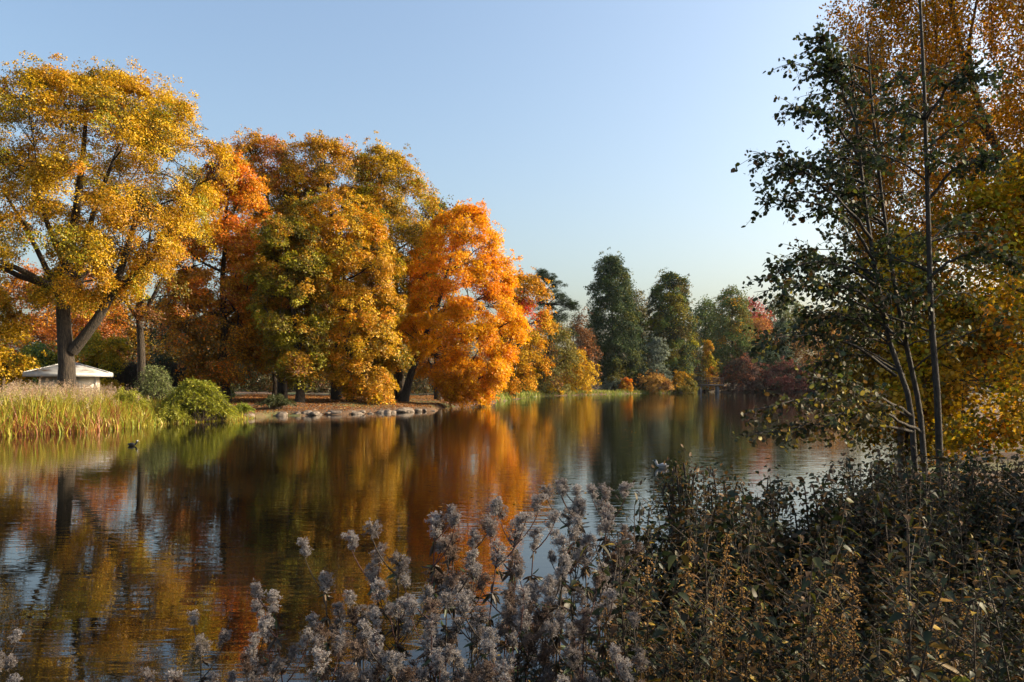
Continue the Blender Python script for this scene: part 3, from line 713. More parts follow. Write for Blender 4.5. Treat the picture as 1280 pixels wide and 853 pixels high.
far = [
 # name, label, cat, rows, d, palette, weights, n, per, rc, leaf, opts
 ('pine_tree','dark ragged pine rising right of the gold tree','tree',None,128,[DGREEN,(.04,.07,.04)],[2,1],0,0,0,0,{}),
 ('broadleaf_tree','dull olive tree under the ragged pine at the lake edge','tree',fr(655,722,400,486,'round'),134,[OLIVE,(.18,.16,.04),BROWN],[2,3,1],170,90,1.2,.3,{}),
 ('broadleaf_tree','brown thin tree between the ragged pine and the tall dark conifer','tree',fr(706,745,392,480,'round'),168,[BROWN,(.16,.1,.06),DORANGE],[3,2,.6],110,80,1.5,.36,{}),
 ('swamp_cypress','tallest dark green conifer with a rounded spire by the far bank','tree',[(321,757,768),(335,747,782),(355,742,788),(380,740,792),(405,738,796),(435,738,797),(462,740,796),(476,745,790)],176,[DGREEN,(.05,.08,.02),(.13,.13,.02),OLIVE],[4,3,1.5,.5],620,120,1.3,.32,{'lump':.13}),
 ('broadleaf_tree','muted brown green tree between the two tall conifers','tree',fr(775,815,362,470,'oval'),196,[(.13,.11,.05),OLIVE,BROWN],[3,2,1],140,90,1.8,.4,{}),
 ('yellowing_tree','slim yellowing tree low between the two tall conifers','tree',fr(790,812,392,476,'column'),186,[OLIVE,GOLD,GREEN],[2,1,2],90,90,1.3,.34,{}),
 ('swamp_cypress','second tall conifer with bronze top and lime right side','tree',[(339,832,840),(350,822,852),(368,814,858),(395,812,862),(425,812,866),(452,815,868),(470,822,866)],184,[(.14,.1,.02),DGREEN,GREEN,OLIVE,YGREEN],[2,3,2,2,1.5],600,120,1.2,.32,{'lump':.15}),
 ('spruce_tree','dark layered spruce directly behind the bronze topped conifer','tree',None,205,[DGREEN],[1],0,0,0,0,{}),
 ('willow_shrub','silver grey rounded willow at the foot of the bronze conifer','shrub',fr(806,836,421,478,'round'),178,[GREYG,(.2,.23,.16)],[2,2],90,100,1.1,.34,{}),
 ('dark_shrub','dark conical shrub at the foot of the tallest conifer','shrub',fr(788,812,430,482,'oval'),176,[DGREEN,(.05,.07,.04)],[2,2],70,100,1.1,.34,{}),
 ('broadleaf_tree','green wooded crown between the spruce and the pale conifer','tree',fr(862,902,370,475,'round'),222,[(.1,.13,.05),GREEN,OLIVE],[3,2,2],200,90,2.0,.46,{'bx':880}),
 ('swamp_cypress','pale green rounded conifer above the wooden bridge','tree',[(358,912,920),(368,902,928),(385,896,934),(410,893,938),(440,892,938),(472,900,930)],212,[(.14,.17,.05),OLIVE,GREEN,GOLD],[3,2,2,.6],280,100,1.7,.42,{'lump':.2}),
 ('golden_conifer','small golden cone shaped conifer behind the wooden bridge','tree',fr(872,900,425,480,'cone'),188,[GOLD,OLIVE,YGREEN],[3,1,1],110,100,1.0,.32,{}),
 ('maple_tree','scarlet tree on the skyline right of the pale conifer','tree',fr(922,958,372,440,'round'),240,[(.4,.05,.03),(.5,.1,.04)],[3,1],130,80,2.0,.46,{}),
 ('broadleaf_tree','pale green skyline tree right of the scarlet tree','tree',fr(948,1012,368,440,'round'),250,[(.17,.19,.07),GREEN,OLIVE],[3,1,2],190,80,2.2,.5,{}),
 ('broadleaf_tree','soft orange tree in front of the scarlet skyline tree','tree',fr(925,975,398,462,'round'),222,[(.5,.22,.06),GOLD,BROWN],[3,1,2],150,80,1.8,.44,{}),
 ('blue_spruce','dark bluish conifer among the soft orange trees','tree',fr(962,992,402,470,'cone'),214,[BLUEG,DGREEN],[2,1],110,90,1.5,.4,{}),
 ('broadleaf_tree','amber tree seen through the overhanging alder branches','tree',fr(986,1060,396,466,'round'),226,[(.5,.25,.06),BROWN,GOLD],[3,2,1],190,80,1.9,.44,{}),
 ('dark_shrub','dark evergreen mound above the purple bank shrubs','shrub',fr(925,985,430,476,'round'),206,[DGREEN,BLUEG],[2,1],140,90,1.5,.4,{}),
 ('broadleaf_tree','muted brown tree on the skyline beyond the alder stems','tree',fr(1020,1100,385,470,'round'),238,[(.16,.11,.05),OLIVE],[2,1],170,80,2.1,.48,{}),
 ('red_shrub','rust topped purple shrub at the water right of the bridge','shrub',fr(900,955,446,489,'round'),187,[PURPLE,(.3,.1,.04),(.1,.07,.04)],[2,1,2],170,100,1.1,.32,{}),
 ('red_shrub','wide crimson purple shrub at the water further right of the bridge','shrub',fr(950,1020,453,490,'round'),186,[PURPLE,(.22,.06,.04),(.09,.07,.035)],[2,2,1],190,100,1.1,.32,{}),
 ('red_shrub','dull purple shrub at the water behind the low alder branch','shrub',fr(1010,1085,450,490,'round'),186,[PURPLE,(.2,.1,.05)],[2,1],190,100,1.1,.32,{}),
 ('yellow_bush','bright yellow bush on the shore under the ragged pine','shrub',fr(655,700,452,491,'round'),143,[YEL,GOLD,OLIVE],[3,2,1],120,100,.9,.28,{}),
 ('yellow_bush','tall loose yellow bush at the shore left of the tallest conifer','shrub',fr(698,742,438,490,'round'),152,[YEL,GOLD,DORANGE],[4,2,.6],130,90,1.0,.28,{'lump':.3}),
 ('green_bush','olive bush at the shore under the gold tree','shrub',fr(632,668,455,492,'round'),136,[OLIVE,GREEN,GOLD],[3,2,1],110,90,.9,.28,{}),
 ('grey_bush','low silvery bush on the far lawn','shrub',fr(752,785,471,487,'round'),170,[GREYG,OLIVE],[2,1],60,90,.7,.24,{}),
 ('orange_bush','small orange bush on the far lawn','shrub',fr(775,790,473,489,'round'),168,[ORANGE,GOLD],[1,1],40,90,.6,.24,{}),
 ('rounded_bush','wide golden brown mound of bushes left of the bridge','shrub',fr(794,838,467,489,'round'),174,[(.55,.3,.06),BROWN,GOLD],[3,1,1],120,100,.8,.26,{}),
 ('rounded_bush','clipped gold green mound next to the bridge end','shrub',fr(832,869,466,491,'round'),177,[GOLD,OLIVE,(.2,.2,.04)],[2,2,2],120,100,.8,.26,{}),
 ('orange_bush','flat topped bright orange shrub above the bridge railing','shrub',fr(860,902,456,484,'round'),190,[AMBER,ORANGE,YEL],[3,1,1],130,100,.9,.28,{}),
 ('broadleaf_tree','brown tree at the back left of the tallest conifer','tree',fr(725,750,400,478,'round'),200,[(.13,.1,.05),GREEN],[2,1],100,80,1.7,.4,{}),
 ('dark_shrub','black green shrub belt behind the far lawn','shrub',fr(735,800,450,484,'round'),190,[DGREEN],[1],140,90,1.2,.34,{}),
]
for i_, (nm, lb, ct, rows, d_, pal, w_, n_, per_, rc_, lf_, op) in enumerate(far):
    if rows is None: continue
    tall = rows[-1][0] - rows[0][0]
    tree(nm, lb, ct, rows, d_, pal, w_, n=n_, per=per_, rc=rc_, leaf=lf_, seed=200 + i_, r0=.45 if tall > 70 else .2, twigs=False, k1=7, k2=3, hue_sc=7,
         lump=op.get('lump', .16), bough=.1, bx=op.get('bx'), inner=.3, sink=.4)

def conifer(name, label, px, top, d, hw, pal, seed, whorls=26, ragged=.15, leaf=.4, start=.12, thin=1.0, droop=.25, pw=.85, base_py=None):
    r = np.random.default_rng(seed)
    x_ = (px - CX) / F * d; z0 = g1(x_, d); H = zcol(top, d) - z0; W_ = hw / F * d
    lines = [(np.array([[0, 0, -.3], [0, 0, H * .5], [0, 0, H]]), np.array([.4, .2, .03]))]
    pos, td = [], []
    for i_ in range(whorls):
        t = start + (1 - start) * (i_ + r.random() * .6) / whorls
        L_ = W_ * (1 - t) ** pw / (1 - start) ** pw + .3
        for _ in range(r.integers(4, 7)):
            th = r.uniform(0, 2 * PI); l = L_ * r.uniform(1 - ragged * 2, 1 + ragged)
            c = np.array([math.cos(th), math.sin(th), 0])
            A = np.array([0, 0, H * t]); B = A + c * l * .6 + np.array([0, 0, .12 * l]); E = A + c * l - np.array([0, 0, droop * l])
            q = bez(A, B, E, 6); lines.append((q, np.linspace(.08, .02, 6)))
            m_ = int(46 * thin * max(.4, l / 3)); u = r.uniform(.2, 1.05, m_)[:, None]
            pp = (1 - u) ** 2 * A + 2 * u * (1 - u) * B + u * u * E
            side = np.array([-c[1], c[0], 0])
            pos.append(pp + side * (r.normal(size=(m_, 1)) * .22 * l * (1.2 - u)) + r.normal(size=(m_, 3)) * .12 - np.array([0, 0, .1]))
            td.append(np.tile(c, (m_, 1)) + r.normal(size=(m_, 3)) * .5)
    pos = np.concatenate(pos); td = np.concatenate(td)
    root = empty(name, (x_, d, z0)); tag(root, label, 'tree')
    V_, F_ = tubes(lines, 5); mobj('trunk', V_, [F_], BARK, root)
    V_, F_, m_ = leaves(pos, r.normal(size=pos.shape) * .5 + np.array([0, 0, .8]), leaf * r.uniform(.6, 1.2, len(pos)), QUAD, td * 1.2, r, .5)
    cl = pick(pal, [1] * len(pal), len(pos), r) * r.uniform(.7, 1.3, (len(pos), 1))
    mobj('crown', V_, [F_], LEAF_FAR, root, np.repeat(cl, m_, 0))
conifer('spruce_tree', 'dark layered spruce directly behind the bronze topped conifer', 855, 346, 205, 22, [DGREEN, (.04,.06,.04)], 301, whorls=34, leaf=.45, ragged=.2)
conifer('spruce_tree', 'dull spruce between the lime sided conifer and the golden one', 868, 402, 196, 16, [(.06,.07,.04), DGREEN, (.09,.07,.04)], 302, whorls=30, leaf=.4)

# the ragged pine: flat plates of needles on irregular branches
def pine(name, label, d, plates, trunk, pal, seed):
    r = np.random.default_rng(seed)
    pp = np.array([P(a, b, d) for a, b in trunk]); base = np.array([pp[0][0], d, g1(pp[0][0], d)]); pp[0] = base - np.array([0, 0, .3])
    tp = resample(pp, 12); lines = [(tp, np.linspace(.45, .08, 12))]
    C = []
    for a, b, rx in plates:
        for _ in range(3):
            c = P(a, b, d) + np.array([0, r.normal() * rx / F * d * .8, r.normal() * .3]); j = np.abs(tp[:, 2] - (c[2] - .6)).argmin()
            lines.append((bez(tp[j], (tp[j] + c) / 2 + np.array([0, 0, .3]), c, 6), np.linspace(.12, .03, 6)))
            for __ in range(7): C.append(c + r.normal(size=3) * np.array([rx / F * d * .5, rx / F * d * .5, .35]))
    C = np.array(C)
    pos, nrm, k = clump_leaves(C, np.tile([0, 0, 1.0], (len(C), 1)), .75, 90, r, flat=.5, droop=.1)
    root = empty(name, base); tag(root, label, 'tree')
    V_, F_ = tubes(lines, 5); mobj('trunk', V_ - base, [F_], BARK, root)
    V_, F_, m_ = leaves(pos, nrm, .3, NARROW, np.array([0, 0, .5]), r)
    mobj('crown', V_ - base, [F_], LEAF_FAR, root, np.repeat(pick(pal, [1] * len(pal), len(pos), r) * r.uniform(.7, 1.3, (len(pos), 1)), m_, 0))
pine('pine_tree', 'dark ragged pine rising right of the gold tree', 158,
     [(676,342,7),(683,350,10),(692,356,9),(680,364,12),(698,372,12),(708,378,10),(690,384,16),(716,384,5),(684,398,15),(700,396,14),(690,412,16),(705,420,14),(684,430,15),(696,442,16),(676,380,9),(680,452,14),(702,455,12)],
     [(688,486),(688,440),(686,400),(682,360),(676,339)], [DGREEN, (.045,.06,.03)], 303)

# big evergreens on the right shore that shade the purple shrubs
for i_, (x_, y_, h_, w_) in enumerate([(92,172,22,7),(101,158,24,8),(100,184,23,7),(112,170,26,8),(96,194,20,7),(88,150,20,7)]):
    d_ = y_; px = x_ / d_ * F + CX; hwp = w_ / d_ * F; top = HY - (h_ - EYE) / d_ * F; bot = HY + 1 / d_ * F
    tree('evergreen_tree', ['broad dark evergreen on the shore hidden by the golden birch', 'dense evergreen behind the golden hazel leaves', 'bushy evergreen far behind the alder stems',
         'tallest evergreen of the right shore behind the birch', 'short evergreen past the purple shrubs', 'evergreen nearest the lake corner behind the birch'][i_], 'tree',
         fr(px - hwp, px + hwp, top, bot, 'round'), d_, [DGREEN, (.09,.08,.03)], [2, 1], n=150, per=70, rc=2.0, leaf=.55, seed=320 + i_, twigs=False, r0=.4, k1=6, k2=2)

# far woods, one mass closing the horizon behind all named trees
r = np.random.default_rng(340)
C = []
for _ in range(900):
    a = r.uniform(-62, 60); dd = r.uniform(255, 330) if a > -8 else r.uniform(135, 200)
    x_ = math.tan(R(a)) * dd
    h = (15 if a > -8 else 9) * r.uniform(.45, 1.0) + 3
    C.append((x_, dd, .6 + h * r.random() ** .7))
for _ in range(420):
    a = r.uniform(-42, -4); dd = r.uniform(118, 150); C.append((math.tan(R(a)) * dd, dd, .8 + 4.5 * r.random()))
C = np.array(C)
pos, nrm, k = clump_leaves(C, np.tile([0, -.5, .5], (len(C), 1)), 3.2, 75, r, flat=1.2)
cl = leafcols(k, len(C), C, [(.12,.1,.04), OLIVE, BROWN, (.08,.1,.04)], [3, 1, 2, 3], r, 5, hue_sc=25)
pos[:, 2] = np.abs(pos[:, 2])
V_, F_, m_ = leaves(pos, nrm, .75, QUAD, None, r)
o = mobj('woods', V_, [F_], LEAF_FAR, None, np.repeat(cl, m_, 0)); tag(o, 'distant autumn woods closing the horizon', kind='stuff')

# far lawn grass and shore tufts
r = np.random.default_rng(350)
xs = r.uniform(-2, 44, 60000); ys = r.uniform(96, 186, 60000); s = lake_sd(xs, ys); ok = (s > .05) & (s < 7); xs, ys, s = xs[ok], ys[ok], s[ok]
P0 = np.stack([xs, ys, gz(xs, ys)], 1)
V_, F_, _ = blades(P0, r.uniform(.15, .7, len(xs)) * np.where(s < 1.6, 1.3, .5), r.uniform(.1, .8, len(xs)), r.uniform(.04, .09, len(xs)), r, seg=2)
o = mobj('grass', V_, [F_], LEAF_FAR, None, np.repeat(pick([(.3,.3,.05), (.22,.28,.04), (.45,.36,.12)], [2, 2, 1.4], len(xs), r), 2, 0)); tag(o, 'sunny grass along the far shore', kind='stuff')

# ------------------------------------------------------------------ wooden bridge
d = 183.0
A = P(867, 491, d); B = P(905, 491, d); Lb = B[0] - A[0]; dz = zcol(480.5, d)
root = empty('footbridge', (A[0], d, 0)); tag(root, 'low wooden footbridge with railings at the far end of the lake', 'bridge')
V_, F_ = join([box((Lb / 2, 1.0, dz - .16), (Lb, 2.0, .32)), box((Lb / 2, -.03, dz - .2), (Lb, .06, .5))]); mobj('deck', V_, [F_], WOOD, root)
for pxp in (876, 897.5):
    V_, F_ = join([box((P(pxp, 0, d)[0] - A[0], .9, (dz - .34) / 2 - .5), (.55, 1.6, dz - .34 + 1))]); mobj('pier', V_, [F_], CONC, root)
for yy in (.04, 1.96):
    for q in np.linspace(.1, Lb - .1, 5):
        V_, F_ = box((q, yy, dz + .78), (.12, .12, 1.5)); mobj('railing_post', V_, [F_], WOOD, root)
    for hz in (.45, .95, 1.45):
        V_, F_ = box((Lb / 2, yy - .09, dz + hz), (Lb, .05, .12)); mobj('rail', V_, [F_], WOOD, root)

# ------------------------------------------------------------------ ducks
def ellips(c, s, rz=0, seg=14, rings=9):
    th = np.linspace(0, PI, rings); ph = np.arange(seg) / seg * 2 * PI
    V_ = np.array([[math.sin(t) * math.cos(p_), math.sin(t) * math.sin(p_), math.cos(t)] for t in th for p_ in ph]) * np.array(s)
    V_ = V_ + np.array(c)
    F_ = np.array([[a * seg + b, (a + 1) * seg + b, (a + 1) * seg + (b + 1) % seg, a * seg + (b + 1) % seg] for a in range(rings - 1) for b in range(seg)])
    return V_, F_
def duck(label, px, py, heading, colb, colh, colf, s=1.0):
    d_ = EYE * F / (py - HY); x_ = (px - CX) / F * d_
    root = empty('duck', (x_, d_, 0), heading); tag(root, label, 'duck')
    # continuous body: spine tube from tail over back, neck, head
    sp = np.array([[-.22, 0, .10], [-.17, 0, .07], [-.08, 0, .055], [.04, 0, .05], [.12, 0, .07], [.155, 0, .13], [.165, 0, .18], [.19, 0, .215], [.225, 0, .21], [.245, 0, .205]]) * s
    rd = np.array([.01, .045, .085, .095, .075, .038, .033, .043, .034, .012]) * s
    V_, F_ = tubes([(resample(sp, 24), np.interp(np.linspace(0, 1, 24), np.linspace(0, 1, 10), rd))], 14)
    def mk(n_, c_): return noise_mat(n_, tuple(v * .8 for v in c_), c_, 20, .6, .1)
    o = mobj('body', V_, [F_], mk('duck_body', colb), root, smooth=True)
    for sy in (-1, 1):
        V_, F_ = ellips((-.03 * s, sy * .062 * s, .07 * s), (.13 * s, .04 * s, .055 * s)); mobj('wing', V_, [F_], mk('duck_wing', colf), root, smooth=True)
    V_, F_ = ellips((.193 * s, 0, .217 * s), (.043 * s, .04 * s, .04 * s)); mobj('head_plumage', V_, [F_], mk('duck_head', colh), root, smooth=True)
    V_, F_ = box((.25 * s, 0, .2 * s), (.06 * s, .028 * s, .014 * s)); mobj('bill', V_, [F_], mk('duck_bill', (.5, .4, .2)), root)
duck('small black duck with a pale face swimming by the reed bank', 166, 557.5, .1, (.015, .013, .012), (.5, .48, .45), (.02, .018, .016), .85)
duck('pale duck swimming in the open water left of the tall weeds', 827, 585, PI * .9, (.55, .52, .48), (.05, .07, .05), (.35, .32, .3), .95)

# ------------------------------------------------------------------ right bank: alder
def alder():
    r = np.random.default_rng(400)
    d0 = 9.0
    stems = [[(1158,560,0),(1138,500,0),(1112,430,.1),(1096,350,.1),(1082,260,.1),(1073,180,.2),(1066,110,.3),(1060,60,.3)],
             [(1166,560,.3),(1150,510,.3),(1128,410,.3),(1112,320,.3),(1100,230,.3),(1094,170,.2),(1088,110,.2),(1085,60,.2)],
             [(1176,560,-.2),(1172,500,-.2),(1164,400,-.2),(1161,300,-.2),(1158,200,-.3),(1155,100,-.3),(1150,0,-.3),(1146,-90,-.3)]]
    b = P(1166, 560, d0); base = np.array([b[0], d0, g1(b[0], d0)])
    root = empty('alder_tree', base); tag(root, 'dark leaved alder with three slim stems beside the lake', 'tree')
    allp, alln, alls, alltd = [], [], [], []
    brl = []
    for si, st in enumerate(stems):
        q = np.array([P(a, b_, d0 + c) for a, b_, c in st]); q[0] = base + np.array([(si - 1) * .12, 0, -.2])
        q = resample(q, 22)
        V_, F_ = tubes([(q, np.linspace(.046 if si == 2 else .04, .010, 22))], 9)
        mobj('trunk', V_ - base, [F_], BARK_ALDER, root, smooth=True)
        # side branches
        for kk in range(30 if si < 2 else 20):
            t = r.uniform(.3, 1) ** .8; j = min(int(t * 21), 20); A = q[j]
            # mostly toward the left (lake) side, some all round
            left = r.random() < (.62 if si < 2 else .35)
            th = r.normal(PI, .75) if left else r.uniform(0, 2 * PI)
            l = (1.5 * (1 - t) ** .6 + .35) * r.uniform(.5, 1.15) * (1.1 if left else .65)
            z_ = r.uniform(-.05, .55)
            c = np.array([math.cos(th), math.sin(th) * .8, 0])
            E = A + c * l + np.array([0, 0, l * z_]); B_ = A + c * l * .5 + np.array([0, 0, l * (z_ * .5 + .22)])
            br = wob(bez(A, B_, E, 9), .012, r); brl.append((br, np.linspace(.012, .003, 9)))
            n2 = int(5 + l * 9)
            for _ in range(n2):
                u = r.uniform(.25, 1); jj = min(int(u * 8), 7); S = br[jj]
                tdv = unit(br[jj + 1] - br[jj]) + r.normal(size=3) * .75; tdv[2] -= .1
                tl = r.uniform(.12, .38); tw_ = S + unit(tdv) * tl - np.array([0, 0, .04]); tq = bez(S, (S + tw_) / 2 + np.array([0, 0, .03]), tw_, 4)
                brl.append((tq, np.linspace(.004, .0015, 4)))
                m_ = int(4 + tl * 16); uu = r.uniform(.1, 1.05, m_)[:, None]
                pp = S + (tw_ - S) * uu + r.normal(size=(m_, 3)) * .02
                allp.append(pp); alltd.append(np.tile(unit(tdv), (m_, 1)) * .8 + np.array([0, 0, -.5]))
    # long low boughs reaching over the water
    for (p0, p1, p2) in [((1120,470,0),(1040,400,-.4),(940,432,-.8)), ((1135,520,0),(1040,470,-.5),(926,520,-1.2)), ((1140,540,-.1),(1060,520,-.8),(935,545,-1.4)), ((1100,360,0),(1030,290,-.3),(958,352,-.6)),
                         ((1090,300,0),(1020,200,-.3),(942,192,-.5)), ((1095,330,0),(1040,230,-.3),(948,252,-.5)), ((1110,400,0),(1040,320,-.5),(975,372,-.9)), ((1075,200,0),(1040,120,0),(988,135,-.3)), ((1075,180,0),(1050,90,.1),(1020,45,.2)), ((1140,520,-.2),(1090,470,-1),(1010,470,-1.6)), ((1150,540,-.2),(1100,500,-1),(1030,520,-1.8)), ((1095,350,0),(1040,310,.5),(985,330,.8)), ((1080,230,0),(1030,190,.4),(975,215,.7)), ((1120,420,0),(1060,380,.4),(1005,400,.7)), ((1130,470,.2),(1080,430,.6),(1020,455,1.0)), ((1160,250,-.2),(1200,180,-.3),(1250,200,-.4)), ((1160,350,-.2),(1210,300,-.5),(1270,330,-.7)), ((1158,150,-.3),(1190,80,-.5),(1240,90,-.8))]:
        br = bez(P(p0[0], p0[1], d0 + p0[2]), P(p1[0], p1[1], d0 + p1[2]), P(p2[0], p2[1], d0 + p2[2]), 16); br = wob(br, .012, r)
        brl.append((br, np.linspace(.02, .004, 16)))
        for _ in range(50 if p2[1] > 370 else 46):
            u = r.uniform(.3, 1) ** .8; jj = min(int(u * 15), 14); S = br[jj]
            tdv = unit(unit(br[jj + 1] - br[jj]) + r.normal(size=3) * .7); tl = r.uniform(.1, .34); tw_ = S + tdv * tl - np.array([0, 0, .05])
            brl.append((bez(S, (S + tw_) / 2 + np.array([0, 0, .03]), tw_, 4), np.linspace(.004, .0015, 4)))
            m_ = int(4 + tl * 20); uu = r.uniform(.1, 1.05, m_)[:, None]
            allp.append(S + (tw_ - S) * uu + r.normal(size=(m_, 3)) * .02); alltd.append(np.tile(tdv, (m_, 1)) + np.array([0, 0, -.5]))
    V_, F_ = tubes(brl, 5); mobj('branches', V_ - base, [F_], BARK_ALDER, root, smooth=True)
    pos = np.concatenate(allp); td = np.concatenate(alltd)
    nr = r.normal(size=pos.shape) * .8 + np.array([0, 0, .5])
    V_, F_, m_ = leaves(pos, nr, .056 * r.uniform(.55, 1.2, len(pos)), ROUND, td * 1.3, r, .5)
    h = pos[:, 2]
    low = np.clip((3.6 - h) / 1.6, 0, 1)
    cg = pick([(.03,.045,.016), (.05,.06,.016), (.11,.13,.02), (.12,.06,.015)], [5, 3, .8, .7], len(pos), r)
    cy = pick([(.07,.06,.02), (.3,.22,.03), (.2,.11,.03), (.4,.32,.04)], [4, .9, 1.2, .35], len(pos), r)
    s_ = (r.random(len(pos)) < low * .8)[:, None]
    mobj('crown', V_ - base, [F_], LEAF_NEAR, root, np.repeat(np.where(s_, cy, cg), m_, 0))

alder()

# ------------------------------------------------------------------ golden weeping birch
def weeping(name, label, d, base_px, trunk, limbs, rows, pal, w, n, seed, per=150, leaf=.05, drop=(.8, 2.4), r0=.2, kd=.6, hang=True, lump=.15, spread=.11, holes=()):
    r = np.random.default_rng(seed)
    C, nn = crown_clumps(rows, d, kd, r, n, lump, seed, .5)
    for hx, hy, hr in holes:
        pxx = C[:, 0] / C[:, 1] * F + CX; pyy = HY - (C[:, 2] - EYE) / C[:, 1] * F
        k_ = np.hypot(pxx - hx, pyy - hy) > hr
        C, nn = C[k_], nn[k_]
    pp = np.array([P(a, b, d) for a, b in trunk]); base = np.array([pp[0][0], d, g1(pp[0][0], d)]); pp[0] = base - np.array([0, 0, .3])
    tp = resample(pp, 16); mains = [(tp, np.linspace(r0, r0 * .2, 16))]
    for lm, rd in limbs:
        q = resample(np.array([P(a, b, d + c) for a, b, c in lm]), 10); mains.append((q, np.linspace(rd, rd * .3, 10)))
    lines = skeleton(C, mains, r0, r, 12, 5, .006, True)
    pos, td = [], []
    for c in C:
        L_ = r.uniform(*drop); dx = r.normal(size=2) * .1
        E = c + np.array([dx[0], dx[1], -L_]); q = bez(c, c + np.array([dx[0] * 3, dx[1] * 3, -.1 * L_]), E, 5)
        lines.append((q, np.linspace(.006, .002, 5)))
        m_ = int(per * L_ / 1.6); u = r.random(m_)[:, None]
        q2 = c + (E - c) * u
        pos.append(q2 + r.normal(size=(m_, 3)) * spread * (1.0 - .5 * u)); td.append(np.tile([0, 0, -1.0], (m_, 1)))
    pos = np.concatenate(pos); td = np.concatenate(td)
    root = empty(name, base); tag(root, label, 'tree')
    V_, F_ = tubes(lines, 6); mobj('trunk', V_ - base, [F_], BARK_BIRCH, root, smooth=True)
    V_, F_, m_ = leaves(pos, r.normal(size=pos.shape), leaf * r.uniform(.7, 1.25, len(pos)), QUAD, td, r, .8)
    mobj('crown', V_ - base, [F_], LEAF_GLOW, root, np.repeat(pick(pal, w, len(pos), r) * r.uniform(.7, 1.25, (len(pos), 1)), m_, 0))
    print(name, len(pos))
weeping('birch_tree', 'tall weeping golden birch with pale branching limbs behind the alder', 17, 1330,
        [(1400,560),(1370,440),(1320,330),(1275,240),(1245,185),(1215,110),(1190,20),(1175,-80),(1160,-160)],
        [([(1245,185,0),(1190,110,.5),(1150,90,.6),(1110,110,.8)], .06), ([(1222,130,0),(1210,60,.3),(1225,-20,.5)], .06), ([(1320,330,0),(1250,250,1),(1180,200,1.5),(1120,200,1.7)], .08),
         ([(1275,240,0),(1300,120,-.5),(1290,0,-1),(1280,-120,-1)], .07), ([(1370,440,0),(1290,370,-1),(1200,330,-1)], .07)],
        [(-230,1130,1300),(-150,1095,1420),(-70,1075,1500),(0,1062,1560),(80,1064,1580),(160,1072,1590),(240,1078,1580),(310,1090,1560)],
        [AMBER, (.5,.24,.015), GOLD, (.36,.17,.015), YEL, (.12,.1,.015)], [4, 3, 3, 2, 1.5, 1], 2500, 410, per=180, leaf=.068, drop=(.25, 1.2), spread=.12, r0=.13, holes=[(1232,78,26),(1225,60,18)])
weeping('birch_tree', 'slim golden birch whose strings of leaves hang at the edge of the sky', 15.5, 1150,
        [(1128,560),(1122,430),(1108,300),(1100,180),(1090,90),(1084,40)], [],
        [(45,1058,1100),(80,1045,1110),(140,1040,1110),(220,1050,1110),(300,1062,1110)],
        [AMBER, (.5,.24,.03), BROWN, GOLD], [3, 3, 1, 2], 170, 411, per=120, leaf=.055, r0=.07, drop=(.3, 1.3), spread=.13)
# leafy hazels filling the lower right
tree('hazel_tree', 'golden green hazel thicket lit by the sun right of the alder stems', 'tree',
     [(200,1230,1330),(240,1190,1420),(300,1150,1480),(370,1120,1500),(440,1110,1500),(510,1115,1500),(560,1130,1480)], 14.0,
     [YEL, YGREEN, (.5,.30,.02), OLIVE, AMBER, (.1,.09,.012)], [3, 2, 3, 1.5, 1, 2], n=330, per=80, rc=.36, leaf=.075, seed=412, inner=.5, lump=.22, r0=.05, tmpl=ROUND, mat=LEAF_GLOW, tw=.005, kd=.6, hue_sc=1.5, nj=.9, flat=.8)
tree('hazel_tree', 'brownish hazel bush standing behind the three alder stems', 'tree',
     [(285,1090,1150),(330,1070,1200),(390,1062,1230),(450,1058,1240),(510,1050,1240),(560,1055,1230)], 15.5,
     [(.4,.22,.02), GOLD, OLIVE, BROWN, (.07,.07,.012)], [3, 2, 2, 2, 2], n=210, per=80, rc=.36, leaf=.075, seed=413, inner=.5, lump=.22, r0=.05, tmpl=ROUND, mat=LEAF_GLOW, tw=.005, kd=.6, hue_sc=1.5, nj=.9, flat=.8)
tree('broadleaf_tree', 'amber tree closing the view at the right edge behind the hazels', 'tree',
     [(120,1230,1400),(200,1180,1480),(300,1130,1520),(400,1110,1520),(500,1110,1500),(545,1120,1490)], 24,
     [GOLD, AMBER, OLIVE], [3, 2, 2], n=230, per=90, rc=.6, leaf=.11, seed=414, inner=.4, lump=.2, r0=.18, kd=.7)
tree('broadleaf_tree', 'copper bush at the lake edge behind the alder foot', 'shrub',
     [(420,1075,1120),(450,1050,1180),(490,1040,1220),(520,1045,1220)], 30,
     [(.3,.16,.03), BROWN, OLIVE], [3, 2, 1], n=200, per=90, rc=.5, leaf=.11, seed=415, inner=.4, r0=.06)

# ------------------------------------------------------------------ foreground plants: prototypes
def proto_root(name):
    o = bpy.data.objects.new(name, None); o.empty_display_size = .1
    return o
def part(name, V_, F_, mat, col=None, smooth=False):
    return (name, mesh_data(name, V_, [F_], mat, col, smooth))

def fluff_head(r, top, axis_, L_, W_, n_br=20):
    """panicle of pappus tufts; returns positions of tufts and little branches"""
    br, tf = [], []
    axis_ = unit(np.array(axis_, float))
    for i_ in range(n_br):
        t = r.random() ** .8
        A = top - axis_ * L_ * t
        th = r.uniform(0, 2 * PI); s = unit(np.cross(axis_, [math.cos(th), math.sin(th), .1]))
        l = W_ * (.25 + .75 * math.sin(PI * min(1, t * .75 + .12))) * r.uniform(.6, 1.1)
        E = A + s * l + axis_ * l * .55; M = A + s * l * .5 + axis_ * l * .6
        q = bez(A, M, E, 5); br.append((q, np.linspace(.0016, .0008, 5)))
        m_ = max(5, int(l / .0042)); u = r.uniform(.25, 1.05, m_)[:, None]
        tf.append((1 - u) ** 2 * A + 2 * u * (1 - u) * M + u * u * E + r.normal(size=(m_, 3)) * .0045)
    return br, np.concatenate(tf)

